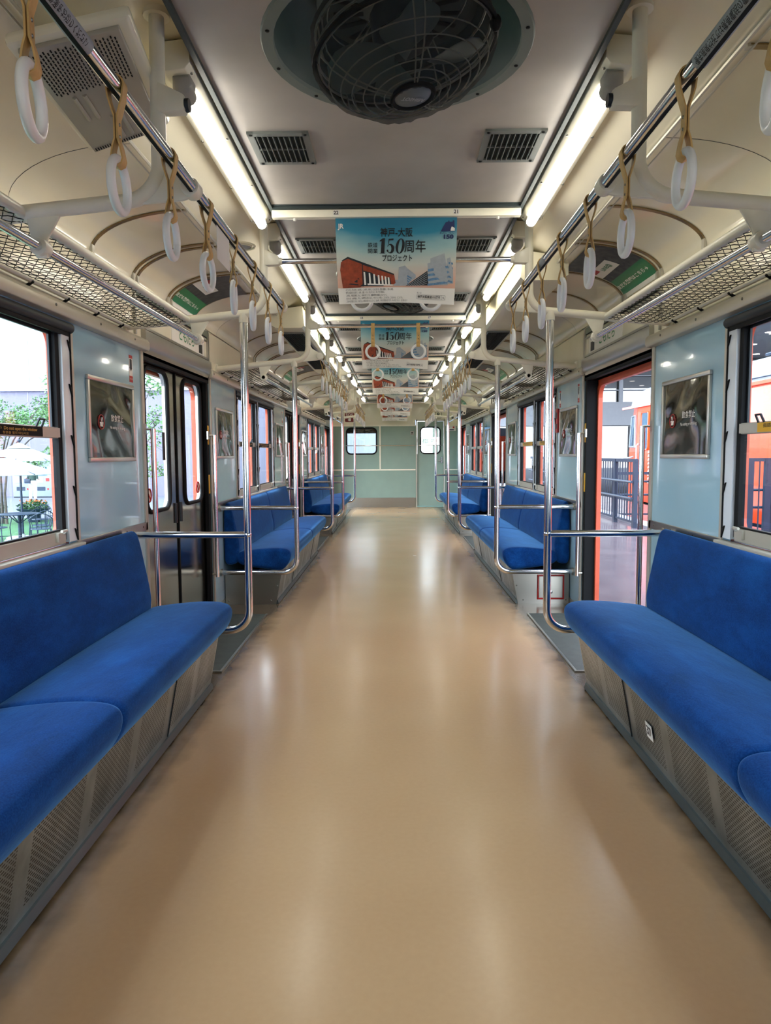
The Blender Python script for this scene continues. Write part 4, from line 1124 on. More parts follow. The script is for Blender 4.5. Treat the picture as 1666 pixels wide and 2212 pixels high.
# ------------------------------------------------------------------ hanging posters
def hang_poster():
    t = Thing('hanging_poster', 'blue and white anniversary poster hanging above the aisle, first from the camera', 'poster', (0, 0, 0), 'anniversary posters hanging over the aisle')
    def B(x, z, lift=0.):    # gentle bow of the paper
        k_ = -z/.37
        return (x*(1-.045*k_*k_), .014*math.sin(k_*2.2)+.008*math.cos(x*7)*k_-lift, z+.006*math.cos(x*9)*k_*k_-.012*x*k_)
    def sheet(x0, x1, z0, z1, lift, nx=16, nz=14): return MB().grid(lambda a, b: B(x0+(x1-x0)*a, z0+(z1-z0)*b, lift), nx, nz)
    def poly(pts, lift):    # fine strip triangulation of a picture shape
        mb = MB(); P_ = []
        n = len(pts)
        for i in range(n):
            a, b = pts[i], pts[(i+1) % n]; k_ = max(1, int(math.hypot(b[0]-a[0], b[1]-a[1])/.03))
            P_ += [(a[0]+(b[0]-a[0])*j/k_, a[1]+(b[1]-a[1])*j/k_) for j in range(k_)]
        mb.add([B(x, z, lift) for x, z in P_], [tuple(range(len(P_)))]); return mb
    def px(X, Y): return ((X-808)/1535*.54, -(Y-72)/1045*.37)   # marks measured on the poster itself
    def poly_px(pts, lift): return poly([px(*p) for p in pts], lift)
    front = t.part('sheet', sheet(-.27, .27, -.37, 0, 0), M['white'], recalc=False, sharp=90)
    sky = t.part('sky_print', sheet(-.27, .27, -.30, 0, .0006), M['psky'], recalc=False, sharp=90)
    L = .0016
    def pic(name, shapes, m_, lift=L):
        mb = MB()
        for q in shapes: z = poly_px(q, lift); mb.add(z.v, z.f)
        return build(name, mb, m_, sky, t.loc, recalc=False)
    pic('brick_hall', [[(95, 600), (185, 545), (375, 620), (375, 890), (330, 915), (105, 920), (80, 700)], [(375, 620), (720, 735), (780, 760), (800, 880), (375, 890)]], M['brick'])
    pic('hall_shade', [[(185, 535), (780, 750), (775, 765), (375, 635), (375, 905), (365, 905), (365, 625), (185, 560), (110, 590), (105, 580)], [(378, 705), (725, 795), (740, 885), (378, 890)], [(330, 900), (640, 905), (640, 890), (560, 850), (400, 850)], [(105, 765), (325, 805), (325, 815), (105, 780)], [(105, 850), (310, 875), (310, 890), (105, 865)], [(160, 790), (205, 797), (205, 840), (160, 835)], [(260, 815), (300, 820), (300, 855), (260, 850)]], M['pdark'], L+.0004)
    pic('hall_column', [[(x, 722+(x-380)*.22), (x+20, 725+(x-380)*.22), (x+30, 885), (x+5, 885)] for x in (382, 448, 508, 565, 612, 655, 695)]+[[(430, 868), (640, 880), (760, 885), (760, 900), (430, 888)]], M['white'], L+.0008)
    pic('tower', [[(840, 668), (920, 645), (950, 680), (1060, 760), (1060, 800), (990, 850), (930, 900), (825, 900)], [(780, 830), (830, 825), (830, 900), (775, 900)], [(1245, 560), (1425, 495), (1455, 640), (1480, 880), (1260, 885)], [(1455, 560), (1500, 545), (1540, 700), (1550, 860), (1475, 870)], [(1210, 620), (1250, 610), (1260, 885), (1225, 885)]], M['pgrey'])
    pic('tower_windows', [[(1215, 690+60*j), (1475, 645+62*j), (1477, 675+62*j), (1217, 722+58*j)] for j in range(4)]+[[(1480, 600+55*j), (1535, 610+55*j), (1538, 635+55*j), (1482, 625+55*j)] for j in range(5)]+[[(950, 765+30*j), (1010-j*14, 800+25*j), (1005-j*14, 815+25*j), (950, 785+30*j)] for j in range(4)], M['pblue'], L+.0004)
    pic('station_roof', [[(930, 900), (1210, 710), (1230, 890)]], M['pdark'], L+.0002)
    pic('roof_line', [[(950+30*j, 898), (1208, 730+26*j), (1208, 735+26*j), (960+30*j, 898)] for j in range(6)], M['pgrey'], L+.0006)
    # headline
    hl = bpy.data.objects.new('headline', None); COL.objects.link(hl); hl.parent = t.o
    def tx(body, X, Y, size, w, m_=M['ink'], bold=.02, shear=0., par=None):
        cx, cz = px(X, Y); return text('lettering', body, size, lambda u, v: B(cx+u, cz+v, .0036), m_, par or sky, w=w, bold=bold, origin=(0, 0, 0), shear=shear, fine=.008)
    tx('神戸-大阪', 812, 252, .040, .145, bold=.014)
    tx('鉄道', 508, 400, .023, .044, bold=.004); tx('開業', 508, 472, .023, .044, bold=.004)
    tx('周年', 1048, 425, .058, .096, bold=.008)
    tx('プロジェクト', 820, 562, .033, .135, bold=.016)
    # 1 5 0 with heavy and thin strokes
    mb = MB()
    def pp(pts): z = poly_px(pts, .0034); mb.add(z.v, z.f)
    pp([(630, 318), (665, 312), (655, 490), (668, 498), (585, 498), (610, 488), (622, 350), (595, 352), (598, 344)])
    pp([(712, 322), (775, 318), (772, 340), (720, 342), (712, 385), (705, 385)])
    o_ = [(735+48*math.cos(q), 440-58*math.sin(q)) for q in [R(150-300*j/18) for j in range(19)]]
    i_ = [(722+24*math.cos(q), 440-46*math.sin(q)) for q in [R(150-300*j/18) for j in range(19)]]
    for j in range(18): pp([o_[j], o_[j+1], i_[j+1], i_[j]])
    pp([(683, 455), (703, 452), (710, 480), (690, 482)])
    n = 28
    for j in range(n):
        a, b = 2*PI*j/n, 2*PI*(j+1)/n
        f = lambda q, rx, ry: (858+rx*math.cos(q)+12*math.sin(q), 410-ry*math.sin(q))
        pp([f(a, 56, 92), f(b, 56, 92), f(b, 24, 82), f(a, 24, 82)])
    build('numeral_150', mb, M['ink'], sky, (0, 0, 0), recalc=False)
    bpy.data.objects.remove(hl)
    tx('JR', 108, 170, .028, .027, M['white'], .03)
    pic('corner_emblem', [[(1370, 238), (1435, 128), (1465, 125), (1465, 110), (1480, 110), (1480, 125), (1520, 125), (1520, 108), (1542, 108), (1548, 238)]], M['navy'], .003)
    pic('emblem_engine', [[(1500, 205), (1510, 180), (1530, 190), (1548, 200), (1548, 232), (1495, 232)]], M['white'], .0034)
    tx('あしたに、つなぐ。', 1455, 256, .010, .062, M['navy'], .01); tx('150', 1465, 303, .024, .044, M['navy'], .05)
    # small print
    for j, (w_, body) in enumerate(((.22, 'みていた人、思い出を、あの駅に。この時代、未来と、ともに生きる。歴史の鼓動と、変わらぬ街。'), (.18, '神戸と大阪がむすばれて、150年。沿線、まちとまちがともに、歩いてきた鉄道は。'), (.19, 'この先も、地域の皆様とともに、未来の街づくりを、産業の歴史の鼓動とつないでいく。'),
                         (.265, 'だから今、150年後も、今も、150年先も変わらない、つなぐという想い。これまでも、これからも、どこまでも。'), (.285, 'これからの街とともに、あたらしい明日が走りだしていく。2024年、今年も鉄道は走りだす。みんなをつなぐ、走り続けます'))):
        cx, cz = px(140, 945+36*j)
        text('lettering', body, .011, lambda u, v: B(cx+u, cz+v, .0012), M['ink'], front, w=w_, bold=0, align='LEFT')
    bx = MB()
    x0, z0 = px(1080, 1020); x1, z1 = px(1455, 1062); z0_, _ = 0, 0
    xa, za = px(1078, 1010); xb, zb = px(1455, 1065)
    for (a, b, c_, d) in ((xa, xb, za, za-.0008), (xa, xb, zb, zb+.0008), (xa, xa+.0008, zb, za), (xb-.0008, xb, zb, za), (xb-.017, xb-.0164, zb, za)):
        q = sheet(a, b, min(c_, d), max(c_, d), .0012, 12, 3); bx.add(q.v, q.f)
    build('search_box', bx, M['ink'], front, (0, 0, 0), recalc=False)
    text('lettering', '神戸大阪鉄道150周年', .014, lambda u, v: B(px(1240, 0)[0]+u, (za+zb)/2+v, .0014), M['ink'], front, w=.106, bold=.012)
    text('lettering', '詳しくは', .009, lambda u, v: B(px(1110, 0)[0]+u, za+.008+v, .0014), M['ink'], front, w=.02)
    mg = MB(); cx, cz = px(1428, 1038); P_ = [B(cx+.003*math.cos(2*PI*j/16), cz+.003*math.sin(2*PI*j/16), .0016) for j in range(16)]
    mg.tube(P_, .0006, 4, closed=True).tube([B(cx+.002, cz-.002, .0016), B(cx+.006, cz-.006, .0016)], .0007, 4)
    build('magnifier', mg, M['ink'], front, (0, 0, 0))
    return t.o
BY = [3.24, 5.67, 8.10, 10.53, 12.62, 14.75]
hp = hang_poster(); hp.location = (0, BY[0], 2.172)
for i, y in enumerate(BY[1:], 1):
    dup(hp, loc=(.004*(-1)**i, y, 2.172), label='blue and white anniversary poster hanging above the aisle, %s from the camera' % ORD[i])
bm0 = None
for i, y in enumerate(BY):
    t = Thing('poster_beam', 'cream poster holder beam across the ceiling, %s from the camera' % ORD[i], 'poster holder', (0, y, 2.2), 'poster holder beams across the ceiling')
    t.part('beam', MB().box(-.55, .55, y-.022, y+.012, 2.172, 2.205), M['creamtube'], bevel=.003)
    t.part('upper_strip', MB().box(-.545, .545, y-.03, y+.03, 2.206, 2.2195), M['ceiltrim'])
    t.part('stopper', MB().lathe([(0, -.012), (.006, -.01), (.007, 0)], (-.45, y-.005, 2.172), (0, 0, 1), 8).lathe([(0, -.012), (.006, -.01), (.007, 0)], (.45, y-.005, 2.172), (0, 0, 1), 8), M['white'])
    if i < 2:
        for x, nb in ((-.265, ('22', '18')[i]), (.265, ('21', '17')[i])):
            d = t.part('number_disc', MB().lathe([(0, .001), (.014, .001), (.014, 0)], (x, y-.022, 2.189), (0, -1, 0), 20), M['white'])
            text('lettering', nb, .022, lambda u, v: (x+u, y-.0236, 2.189+v), M['ink'], d, bold=.02, origin=t.loc)
# ------------------------------------------------------------------ outside, terrace side
GZ = -1.07
M['turf'] = mat('green turf', (58, 104, 62), .9, vary=.25, vs=30)
M['pave'] = mat('plaza paving', (104, 106, 118), .7, vary=.06, vs=3)
M['lilac'] = mat('lilac wall panel', (116, 114, 138), .5, vary=.03, vs=.6)
M['whitewall'] = mat('white tall facade', (152, 160, 168), .5, vary=.02, vs=.4)
M['canvas'] = mat('white parasol canvas', (160, 168, 168), .8, vary=.02)
M['navymetal'] = mat('dark blue grey metal', (40, 56, 76), .45, .3, vary=.06)
M['leaf'] = mat('tree leaf green', (92, 136, 78), .6, vary=.4, vs=3)
M['leafd'] = mat('shrub leaf', (70, 112, 66), .6, vary=.4, vs=8)
M['bark'] = mat('bark', (92, 84, 78), .8, vary=.2, vs=20)
M['vend'] = mat('white vending machine', (140, 152, 166), .35, vary=.02)
M['bloom'] = mat('orange blossom', (232, 136, 66), .6, vary=.2, vs=20)
M['seam'] = mat('facade seam', (150, 150, 170), .6)
M['skin'] = mat('skin', (214, 170, 142), .6)
M['cloth_w'] = mat('white trousers', (224, 226, 230), .8)
M['cloth_g'] = mat('dark green top', (52, 74, 66), .85)
M['hair'] = mat('dark hair', (32, 26, 24), .6)

struct('ground', MB().box(-70, 70, -30, 90, GZ-.3, GZ), M['pave'])['label'] = 'grey paved plaza around the train'
gt = single('turf_patch', MB().box(-18, -3, 2, 24.5, GZ, GZ+.02), M['turf'], 'green artificial turf under the cafe tables beside the train', 'turf', (0, 0, GZ))
def facade(name, label, x0, x1, y, z1, m_, pitch, dx=0., dz=None, th=.5, cat='building'):
    t = Thing(name, label, cat, ((x0+x1)/2, y, GZ))
    t.part('facade', MB().box(x0, x1, y, y+th, GZ, z1), m_)
    sm = MB(); x = x0+dx
    while x < x1: sm.box(x-.02, x+.02, y-.012, y, GZ, z1); x += pitch
    if dz:
        z = GZ+dz
        while z < z1: sm.box(x0, x1, y-.012, y, z-.02, z+.02); z += dz
    t.part('panel_seam', sm, M['seam'])
    return t
t = facade('building', 'long lilac panelled wall behind the trees and parasols', -26, -8.4, 38, 4.55, M['lilac'], 1.6)
t.part('side_wall', MB().box(-8.9, -8.4, 38.5, 75, GZ, 4.55), M['lilac'])
t.part('roof_edge', MB().box(-26, -8.3, 37.85, 38.5, 4.55, 4.75).box(-8.9, -8.3, 38.5, 75, 4.55, 4.75), M['seam'])
sm = MB(); y = 39.5
while y < 75: sm.box(-8.402, -8.385, y-.03, y+.03, GZ, 4.55); y += 1.6
t.part('side_seam', sm, M['seam'])
t = facade('building', 'tall white building with faint panel seams rising above the lilac wall', -60, -9, 46, 30, M['whitewall'], 2.6, dz=6.)

def parasol(x, y, r, ze, za, label, pole=True):
    t = Thing('parasol', label, 'parasol', (x, y, GZ), 'white cafe parasols')
    mb = MB(); n = 8
    ring = [(x+r*math.cos(2*PI*(j+.5)/n), y+r*math.sin(2*PI*(j+.5)/n), ze) for j in range(n)]
    mid = [(x+.5*r*math.cos(2*PI*(j+.5)/n), y+.5*r*math.sin(2*PI*(j+.5)/n), ze+(za-ze)*.56) for j in range(n)]
    mb.add([(x, y, za)]+mid+ring+[(a, b, c-.012) for a, b, c in ring], [(0, 1+j, 1+(j+1) % n) for j in range(n)]+[(1+j, 9+j, 9+(j+1) % n, 1+(j+1) % n) for j in range(n)]+[(9+j, 17+j, 17+(j+1) % n, 9+(j+1) % n) for j in range(n)])
    t.part('canopy', mb, M['canvas'], sharp=12, recalc=False)
    vt = MB(); vt.add([(x, y, za+.07)]+[(x+.3*r*math.cos(2*PI*(j+.5)/n), y+.3*r*math.sin(2*PI*(j+.5)/n), za-(za-ze)*.22) for j in range(n)], [(0, 1+j, 1+(j+1) % n) for j in range(n)])
    t.part('top_vent', vt, M['canvas'], sharp=12, recalc=False)
    rb_ = MB()
    for j in range(n): rb_.tube([(x, y, za-.05), (ring[j][0], ring[j][1], ring[j][2]+.005)], .012, 5)
    t.part('rib', rb_, M['navymetal'])
    t.part('pole', MB().tube([(x, y, GZ), (x, y, za)], .03, 10).ball((x, y, za+.1), .05, 8, 6), M['navymetal'])
    t.part('foot', MB().lathe([(0, .12), (.05, .12), (.06, .05), (.40, .04), (.42, 0)], (x, y, GZ), (0, 0, 1), 24), M['canvas'], label='round white base')
parasol(-9.95, 18.7, 1.0, 1.0, 1.42, 'white octagonal parasol standing through the dark cafe table')
parasol(-8.25, 14.2, 1.35, .76, 1.20, 'low white parasol cut by the window edge in front of the cafe table')
parasol(-11.1, 24.0, 1.75, .78, 1.34, 'white parasol furthest back beside the vending machines'.replace('furthest back', 'set behind the others'))
t = Thing('cafe_table', 'round dark metal cafe table with a pale round foot on the turf', 'table', (-9.6, 18.0, GZ))
TX, TYY = -9.6, 17.9
t.part('table_top', MB().lathe([(0, .735), (.46, .735), (.47, .72), (.46, .705), (0, .705)], (TX, TYY, GZ), (0, 0, 1), 32), M['navymetal'])
t.part('pedestal', MB().tube([(TX, TYY, GZ+.02), (TX, TYY, GZ+.71)], .045, 12).tube([(TX-.3, TYY, GZ+.70), (TX, TYY, GZ+.45), (TX+.3, TYY, GZ+.70)], .014, 6).tube([(TX, TYY-.3, GZ+.70), (TX, TYY, GZ+.45), (TX, TYY+.3, GZ+.70)], .014, 6), M['navymetal'])
t.part('foot', MB().lathe([(0, .06), (.36, .05), (.38, 0)], (TX, TYY, GZ+.02), (0, 0, 1), 28), M['canvas'])
def cafe_chair(x, y, rz, label):
    t = Thing('cafe_chair', label, 'chair', (0, 0, 0), 'dark metal cafe chairs')
    # faces +y
    t.part('seat', MB().lathe([(0, .45), (.22, .455), (.235, .44), (.22, .43), (0, .43)], (0, 0, 0), (0, 0, 1), 24), M['navymetal'])
    bk = [(.24*math.cos(q)*1.12, .22*math.sin(q), .66+.16*math.sin(-q)**2 if math.sin(q) < 0 else .66) for q in [R(20-220*j/16) for j in range(17)]]
    t.part('backrest', MB().tube(bk, .012, 8), M['navymetal'])
    sl = MB()
    for k_ in range(4, 13, 2): sl.tube([bk[k_], (bk[k_][0]*.8, bk[k_][1]*.85, .45)], .007, 6)
    t.part('back_spoke', sl, M['navymetal'])
    for (a, b) in ((-.2, .17), (.2, .17), (-.2, -.17), (.2, -.17)):
        t.part('leg', MB().tube([(a*1.28 if b > 0 else a*.9, b*1.2, .66 if b > 0 else .45), (a*1.05, b*1.1, .44), (a*1.15, b*1.3, 0)], .012, 8), M['navymetal'])
    t.part('brace', MB().tube([(-.21, .18, .22), (.21, -.18, .24)], .007, 6).tube([(.21, .18, .22), (-.21, -.18, .24)], .007, 6), M['navymetal'])
    t.o.location = (x, y, GZ+.02); t.o.rotation_euler[2] = rz
    return t.o
c0 = cafe_chair(TX-.05, TYY-.95, 0, 'dark cafe chair with its back to the train, in front of the round table')
for dx, dy, rz, lb in ((.75, -.35, .9, 'dark cafe chair beside the table on its train-window edge side'), (.8, .75, 2.2, 'dark cafe chair behind the table near the flower planter'), (-.85, .1, -1.4, 'dark cafe chair at the table side by the tree trunk'), (-.1, 1.3, 3.1, 'dark cafe chair behind the round table below the parasol pole'), (1.15, -1.2, .5, 'dark cafe chair set apart from the table, close to the orange window jamb')):
    dup(c0, loc=(TX+dx, TYY+dy, GZ+.02), rotz=rz, label=lb)
def blob_leaves(c, rad, n, size, seed, mbx=None, flat=1.):
    rn = random.Random(seed); mb = mbx or MB()
    for _ in range(n):
        d = Vector((rn.gauss(0, 1), rn.gauss(0, 1), rn.gauss(0, 1))).normalized()*rn.uniform(.35, 1)**.6
        p = Vector(c)+Vector((d.x*rad[0], d.y*rad[1], d.z*rad[2]))
        u = Vector((rn.gauss(0, 1), rn.gauss(0, 1), rn.gauss(0, .5))).normalized(); w = u.orthogonal().normalized()
        w = (w*math.cos(rn.uniform(0, 6))+u.cross(w)*math.sin(rn.uniform(0, 6))).normalized()
        L_ = size*rn.uniform(.6, 1.3); h = L_*.24
        mb.add([p, p+u*L_*.4+w*h, p+u*L_, p+u*L_*.4-w*h], [(0, 1, 2, 3)])
    return mb
def tree(x, y, clusters, label, hz, trunk_r=.05, seed=1, leaf=.11, nleaf=260):
    t = Thing('tree', label, 'tree', (x, y, GZ), 'slender green trees by the terrace')
    tk = MB(); rn = random.Random(seed); lf = MB()
    for k_ in range(3):
        q = 2*PI*k_/3; tk.tube([(x+.12*math.cos(q), y+.12*math.sin(q), GZ), (x+.10*math.cos(q), y+.10*math.sin(q), GZ+1), (x+.3*math.cos(q), y+.3*math.sin(q), hz)], [trunk_r, trunk_r*.8, trunk_r*.5], 8)
    for i, (cx, cy, cz, r) in enumerate(clusters):
        tk.tube([(x, y, hz-.6), ((x+cx)/2, (y+cy)/2, (hz+cz)/2-.1), (cx, cy, cz)], [.03, .02, .008], 6)
        for _ in range(5):
            e = (cx+rn.uniform(-r, r), cy+rn.uniform(-r, r), cz+rn.uniform(-r, r)*.7)
            tk.tube([(cx, cy, cz), e], [.01, .005], 4)
        blob_leaves((cx, cy, cz), (r, r, r*.7), nleaf, leaf, seed*31+i, lf)
    t.part('trunk', tk, M['bark']); t.part('foliage', lf, M['leaf'], recalc=False)
def cl_(cx, cy, cz, R_, n, seed, rr=(.35, .6), zs=1.):
    rn = random.Random(seed); return [(cx+rn.uniform(-R_, R_), cy+rn.uniform(-R_, R_), cz+rn.uniform(-R_, R_)*zs, rn.uniform(*rr)) for _ in range(n)]
tree(-12.6, 22.5, cl_(-11.9, 22.5, 2.1, 1.0, 11, 4, zs=.75)+[(-13.4, 22, 1.2, .6), (-11.1, 22.5, 1.0, .5), (-11.6, 22.2, .9, .4)], 'leafy tree behind the parasols beyond the window', 1.3, seed=3)
tree(-7.6, 19.2, [(-8.9, 19.5, 3.5, .5), (-9.25, 19.5, 2.9, .5), (-9.1, 19.5, 3.2, .45), (-9.35, 19.4, 2.5, .35), (-6.75, 19, 3.3, .45), (-6.5, 19, 2.9, .35), (-6.5, 19.2, 1.9, .45), (-6.7, 19.2, 1.5, .5), (-6.35, 19.1, 2.2, .4), (-6.9, 19, 1.0, .45), (-6.5, 19, .7, .3), (-8.6, 19.5, 1.4, .45), (-9.3, 19.5, 1.2, .35), (-7.6, 19.2, 3.6, .6), (-7.9, 19.2, 2.8, .6)], 'fine-leaved tree seen through the first door windows', 1.0, trunk_r=.035, seed=8, leaf=.10, nleaf=150)
for i, (x0, w_, lb) in enumerate(((-20.1, .95, 'white vending machine behind the parasol pole'), (-19.1, 1.05, 'white vending machine behind the standing person'), (-18.0, .98, 'white drinks vending machine with coloured cans beside the orange jamb'))):
    y = 37.0; t = Thing('vending_machine', lb, 'vending machine', (x0+w_/2, y, GZ), 'white vending machines by the lilac wall')
    t.part('cabinet', MB().box(x0, x0+w_, y, y+.75, GZ+.04, GZ+1.86), M['vend'], bevel=.02)
    t.part('plinth', MB().box(x0+.02, x0+w_-.02, y+.02, y+.7, GZ, GZ+.05), M['black'])
    wd = t.part('display_window', MB().box(x0+.08, x0+w_*.8, y-.012, y, GZ+1.15, GZ+1.75), M['pblue'])
    cn = MB()
    for r_ in range(2):
        for j in range(8): cn.lathe([(0, .14), (.028, .14), (.03, .13), (.03, 0), (0, 0)], (x0+.13+j*(w_*.8-.16)/8, y-.04, GZ+1.2+.28*r_), (0, 0, 1), 8)
    build('drink_can', cn, M['red'] if i == 2 else M['white'], wd, t.loc)
    t.part('coin_panel', MB().box(x0+.2, x0+w_*.6, y-.012, y, GZ+.78, GZ+1.05), M['pgrey'])
    t.part('dispensing_slot', MB().box(x0+.2, x0+w_*.68, y-.015, y, GZ+.36, GZ+.56), M['navymetal'])
    t.part('button_mark', MB().box(x0+w_*.72, x0+w_*.9, y-.012, y, GZ+.85, GZ+1.02).box(x0+w_*.78, x0+w_*.86, y-.012, y, GZ+.4, GZ+.5), M['red'])
# planter
t = Thing('flower_planter', 'dark bowl planter with orange flowers behind the cafe table', 'planter', (-11.95, 23.2, GZ))
t.part('bowl', MB().lathe([(0, 0), (.18, 0), (.22, .25), (.50, .42), (.52, .46), (.46, .46), (.40, .40), (0, .40)], (-11.95, 23.2, GZ), (0, 0, 1), 24), M['navymetal'])
t.part('foliage', blob_leaves((-11.95, 23.2, GZ+.55), (.5, .4, .17), 700, .09, 5), M['leafd'], recalc=False)
bl = MB(); rn = random.Random(2)
for _ in range(60):
    q = rn.uniform(0, 6.28); r_ = rn.uniform(0, .45); bl.ball((-11.95+r_*math.cos(q), 23.2+r_*.8*math.sin(q), GZ+.62+rn.uniform(0, .12)), .022, 6, 4)
t.part('blossom', bl, M['bloom'])
# person at the machines, seen from behind
def person(x, y):
    t = Thing('person', 'person in white trousers and dark top standing at the vending machines with a dark bag', 'person', (x, y, GZ))
    V = [(0, 0, .92), (0, .01, 1.08), (0, .0, 1.25), (0, -.01, 1.38), (0, 0, 1.46), (0, .01, 1.53), (0, .02, 1.63), (0, .02, 1.70),
         (-.09, 0, .88), (-.11, .02, .48), (-.13, -.01, .08), (-.14, .12, .03), (.09, 0, .88), (.10, .01, .48), (.11, -.03, .08), (.12, .10, .03),
         (-.17, -.01, 1.37), (-.22, 0, 1.12), (-.20, .16, .98), (-.17, .22, .96), (.17, -.01, 1.37), (.22, .0, 1.12), (.19, .18, 1.04), (.16, .25, 1.05)]
    Rr = [.135, .115, .13, .12, .055, .06, .095, .07, .085, .06, .04, .032, .085, .06, .04, .032, .055, .042, .03, .027, .055, .042, .03, .027]
    E = [(0, 1), (1, 2), (2, 3), (3, 4), (4, 5), (5, 6), (6, 7), (0, 8), (8, 9), (9, 10), (10, 11), (0, 12), (12, 13), (13, 14), (14, 15), (3, 16), (16, 17), (17, 18), (18, 19), (3, 20), (20, 21), (21, 22), (22, 23)]
    for w_, sx in ((19, -1), (23, 1)):
        b = V[w_]
        for j in range(5):
            a = len(V); spread = (j-2)*.014
            if j == 0: p1, p2 = (b[0]+sx*-.03, b[1]+.01, b[2]+.01), (b[0]+sx*-.045, b[1]+.035, b[2]-.005)
            else: p1, p2 = (b[0]+spread, b[1]+.05, b[2]), (b[0]+spread*1.2, b[1]+.075+.004*(j % 3), b[2]-.025)
            V += [p1, p2]; Rr += [.009, .008]; E += [(w_, a), (a, a+1)]
    me = bpy.data.meshes.new('body'); me.from_pydata(V, E, []); o = bpy.data.objects.new('body', me); COL.objects.link(o); o.parent = t.o
    o.modifiers.new('Skin', 'SKIN'); sm_ = o.modifiers.new('Sub', 'SUBSURF'); sm_.levels = sm_.render_levels = 1
    for i, v in enumerate(me.skin_vertices[0].data): v.radius = (Rr[i], Rr[i]*.85); v.use_root = (i == 0)
    me.materials.append(M['skin'])
    def leg(sx, q): return [(sx*.09, 0, .90), (sx*.105, .015, .48), (q, -.015, .12)]
    tr = MB().tube([Vector(p)+t.loc for p in leg(-1, -.13)], [.11, .085, .07], 14).tube([Vector(p)+t.loc for p in leg(1, .11)], [.11, .085, .07], 14).lathe([(.155, .84), (.165, .92), (.145, 1.04)], t.loc, (0, 0, 1), 18)
    t.part('trousers', tr, M['cloth_w'])
    tp = MB().lathe([(.155, 1.0), (.165, 1.15), (.18, 1.32), (.12, 1.43), (.06, 1.46)], t.loc, (0, 0, 1), 20)
    for sx in (-1, 1): tp.tube([t.loc+Vector((sx*.13, 0, 1.38)), t.loc+Vector((sx*.205, 0, 1.22)), t.loc+Vector((sx*.22, .01, 1.08))], [.075, .062, .055], 12)
    t.part('top', tp, M['cloth_g'])
    t.part('hair', MB().ball(t.loc+Vector((0, .0, 1.64)), .105, 14, 10, (1, 1.05, 1.05)).ball(t.loc+Vector((0, -.05, 1.56)), .07, 10, 8), M['hair'])
    t.part('face_feature', MB().ball(t.loc+Vector((0, .125, 1.61)), .014, 8, 6, (1, 1.3, 1.5)).ball(t.loc+Vector((-.035, .11, 1.64)), .009, 6, 5).ball(t.loc+Vector((.035, .11, 1.64)), .009, 6, 5).tube([t.loc+Vector((-.02, .115, 1.57)), t.loc+Vector((.02, .115, 1.57))], .005, 5), M['skin'])
    t.part('shoulder_bag', MB().box(t.loc.x-.30, t.loc.x-.02, t.loc.y-.22, t.loc.y-.12, t.loc.z+.86, t.loc.z+1.08).tube([t.loc+Vector((-.28, -.16, 1.06)), t.loc+Vector((.1, -.14, 1.38)), t.loc+Vector((.15, .05, 1.40))], .012, 6), M['navymetal'], bevel=.03)
    t.part('shoe', MB().ball(t.loc+Vector((-.14, .05, .045)), .06, 10, 6, (.8, 1.9, .75)).ball(t.loc+Vector((.12, .03, .045)), .06, 10, 6, (.8, 1.9, .75)), M['black'])
person(-17.6, 34.2)
for s_, (x, y, lb) in enumerate(((-14.2, 24.2, 'low clipped shrub behind the cafe chairs, next to the tree trunk'),)):
    t = Thing('shrub', lb, 'shrub', (x, y, GZ))
    t.part('foliage', blob_leaves((x, y, GZ+.4), (.8, .5, .4), 900, .1, 9+s_), M['leafd'], recalc=False)
    t.part('stem', MB().tube([(x, y, GZ), (x, y, GZ+.5)], .04, 6), M['bark'])

# ------------------------------------------------------------------ outside, open-door side
M['deck'] = mat('platform deck', (100, 90, 95), .16, vary=.05, vs=1.5, rvary=.05)
M['locoorange'] = mat('bright orange locomotive paint', (240, 82, 38), .3, vary=.05, vs=2, coat=.3)
M['locoroof'] = mat('pale grey locomotive roof', (140, 150, 162), .5, vary=.05)
M['band'] = mat('white museum fascia', (148, 152, 160), .5, vary=.02)
M['soffit'] = mat('grey museum soffit', (148, 152, 160), .35, vary=.03)
M['downlight'] = mat('lit downlight', (255, 250, 240), .5, vary=0, emit=((255, 248, 236), 6.))
dk = Thing('platform_deck', 'smooth pinkish grey platform deck outside the open doors', 'platform', (2.9, 8, 0))
dk.part('deck', MB().box(1.46, 4.05, -6, 26, -.14, -.02), M['deck'])
dk.part('kerb', MB().box(3.78, 4.05, -6, 26, -.02, .02), M['band'])
dk.part('support', MB().box(1.9, 3.9, -6, 26, GZ, -.14), M['darkgrey'])
w2 = Thing('walkway_deck', 'grey raised walkway in front of the orange locomotive', 'platform', (5.2, 8, -.1))
w2.part('deck', MB().box(4.05, 6.0, 9.6, 26, -.3, -.12).box(4.05, 5.6, -6, 9.6, -.3, -.12), M['deck'])
w2.part('support', MB().box(4.2, 5.5, -6, 25.8, GZ, -.3), M['darkgrey'])
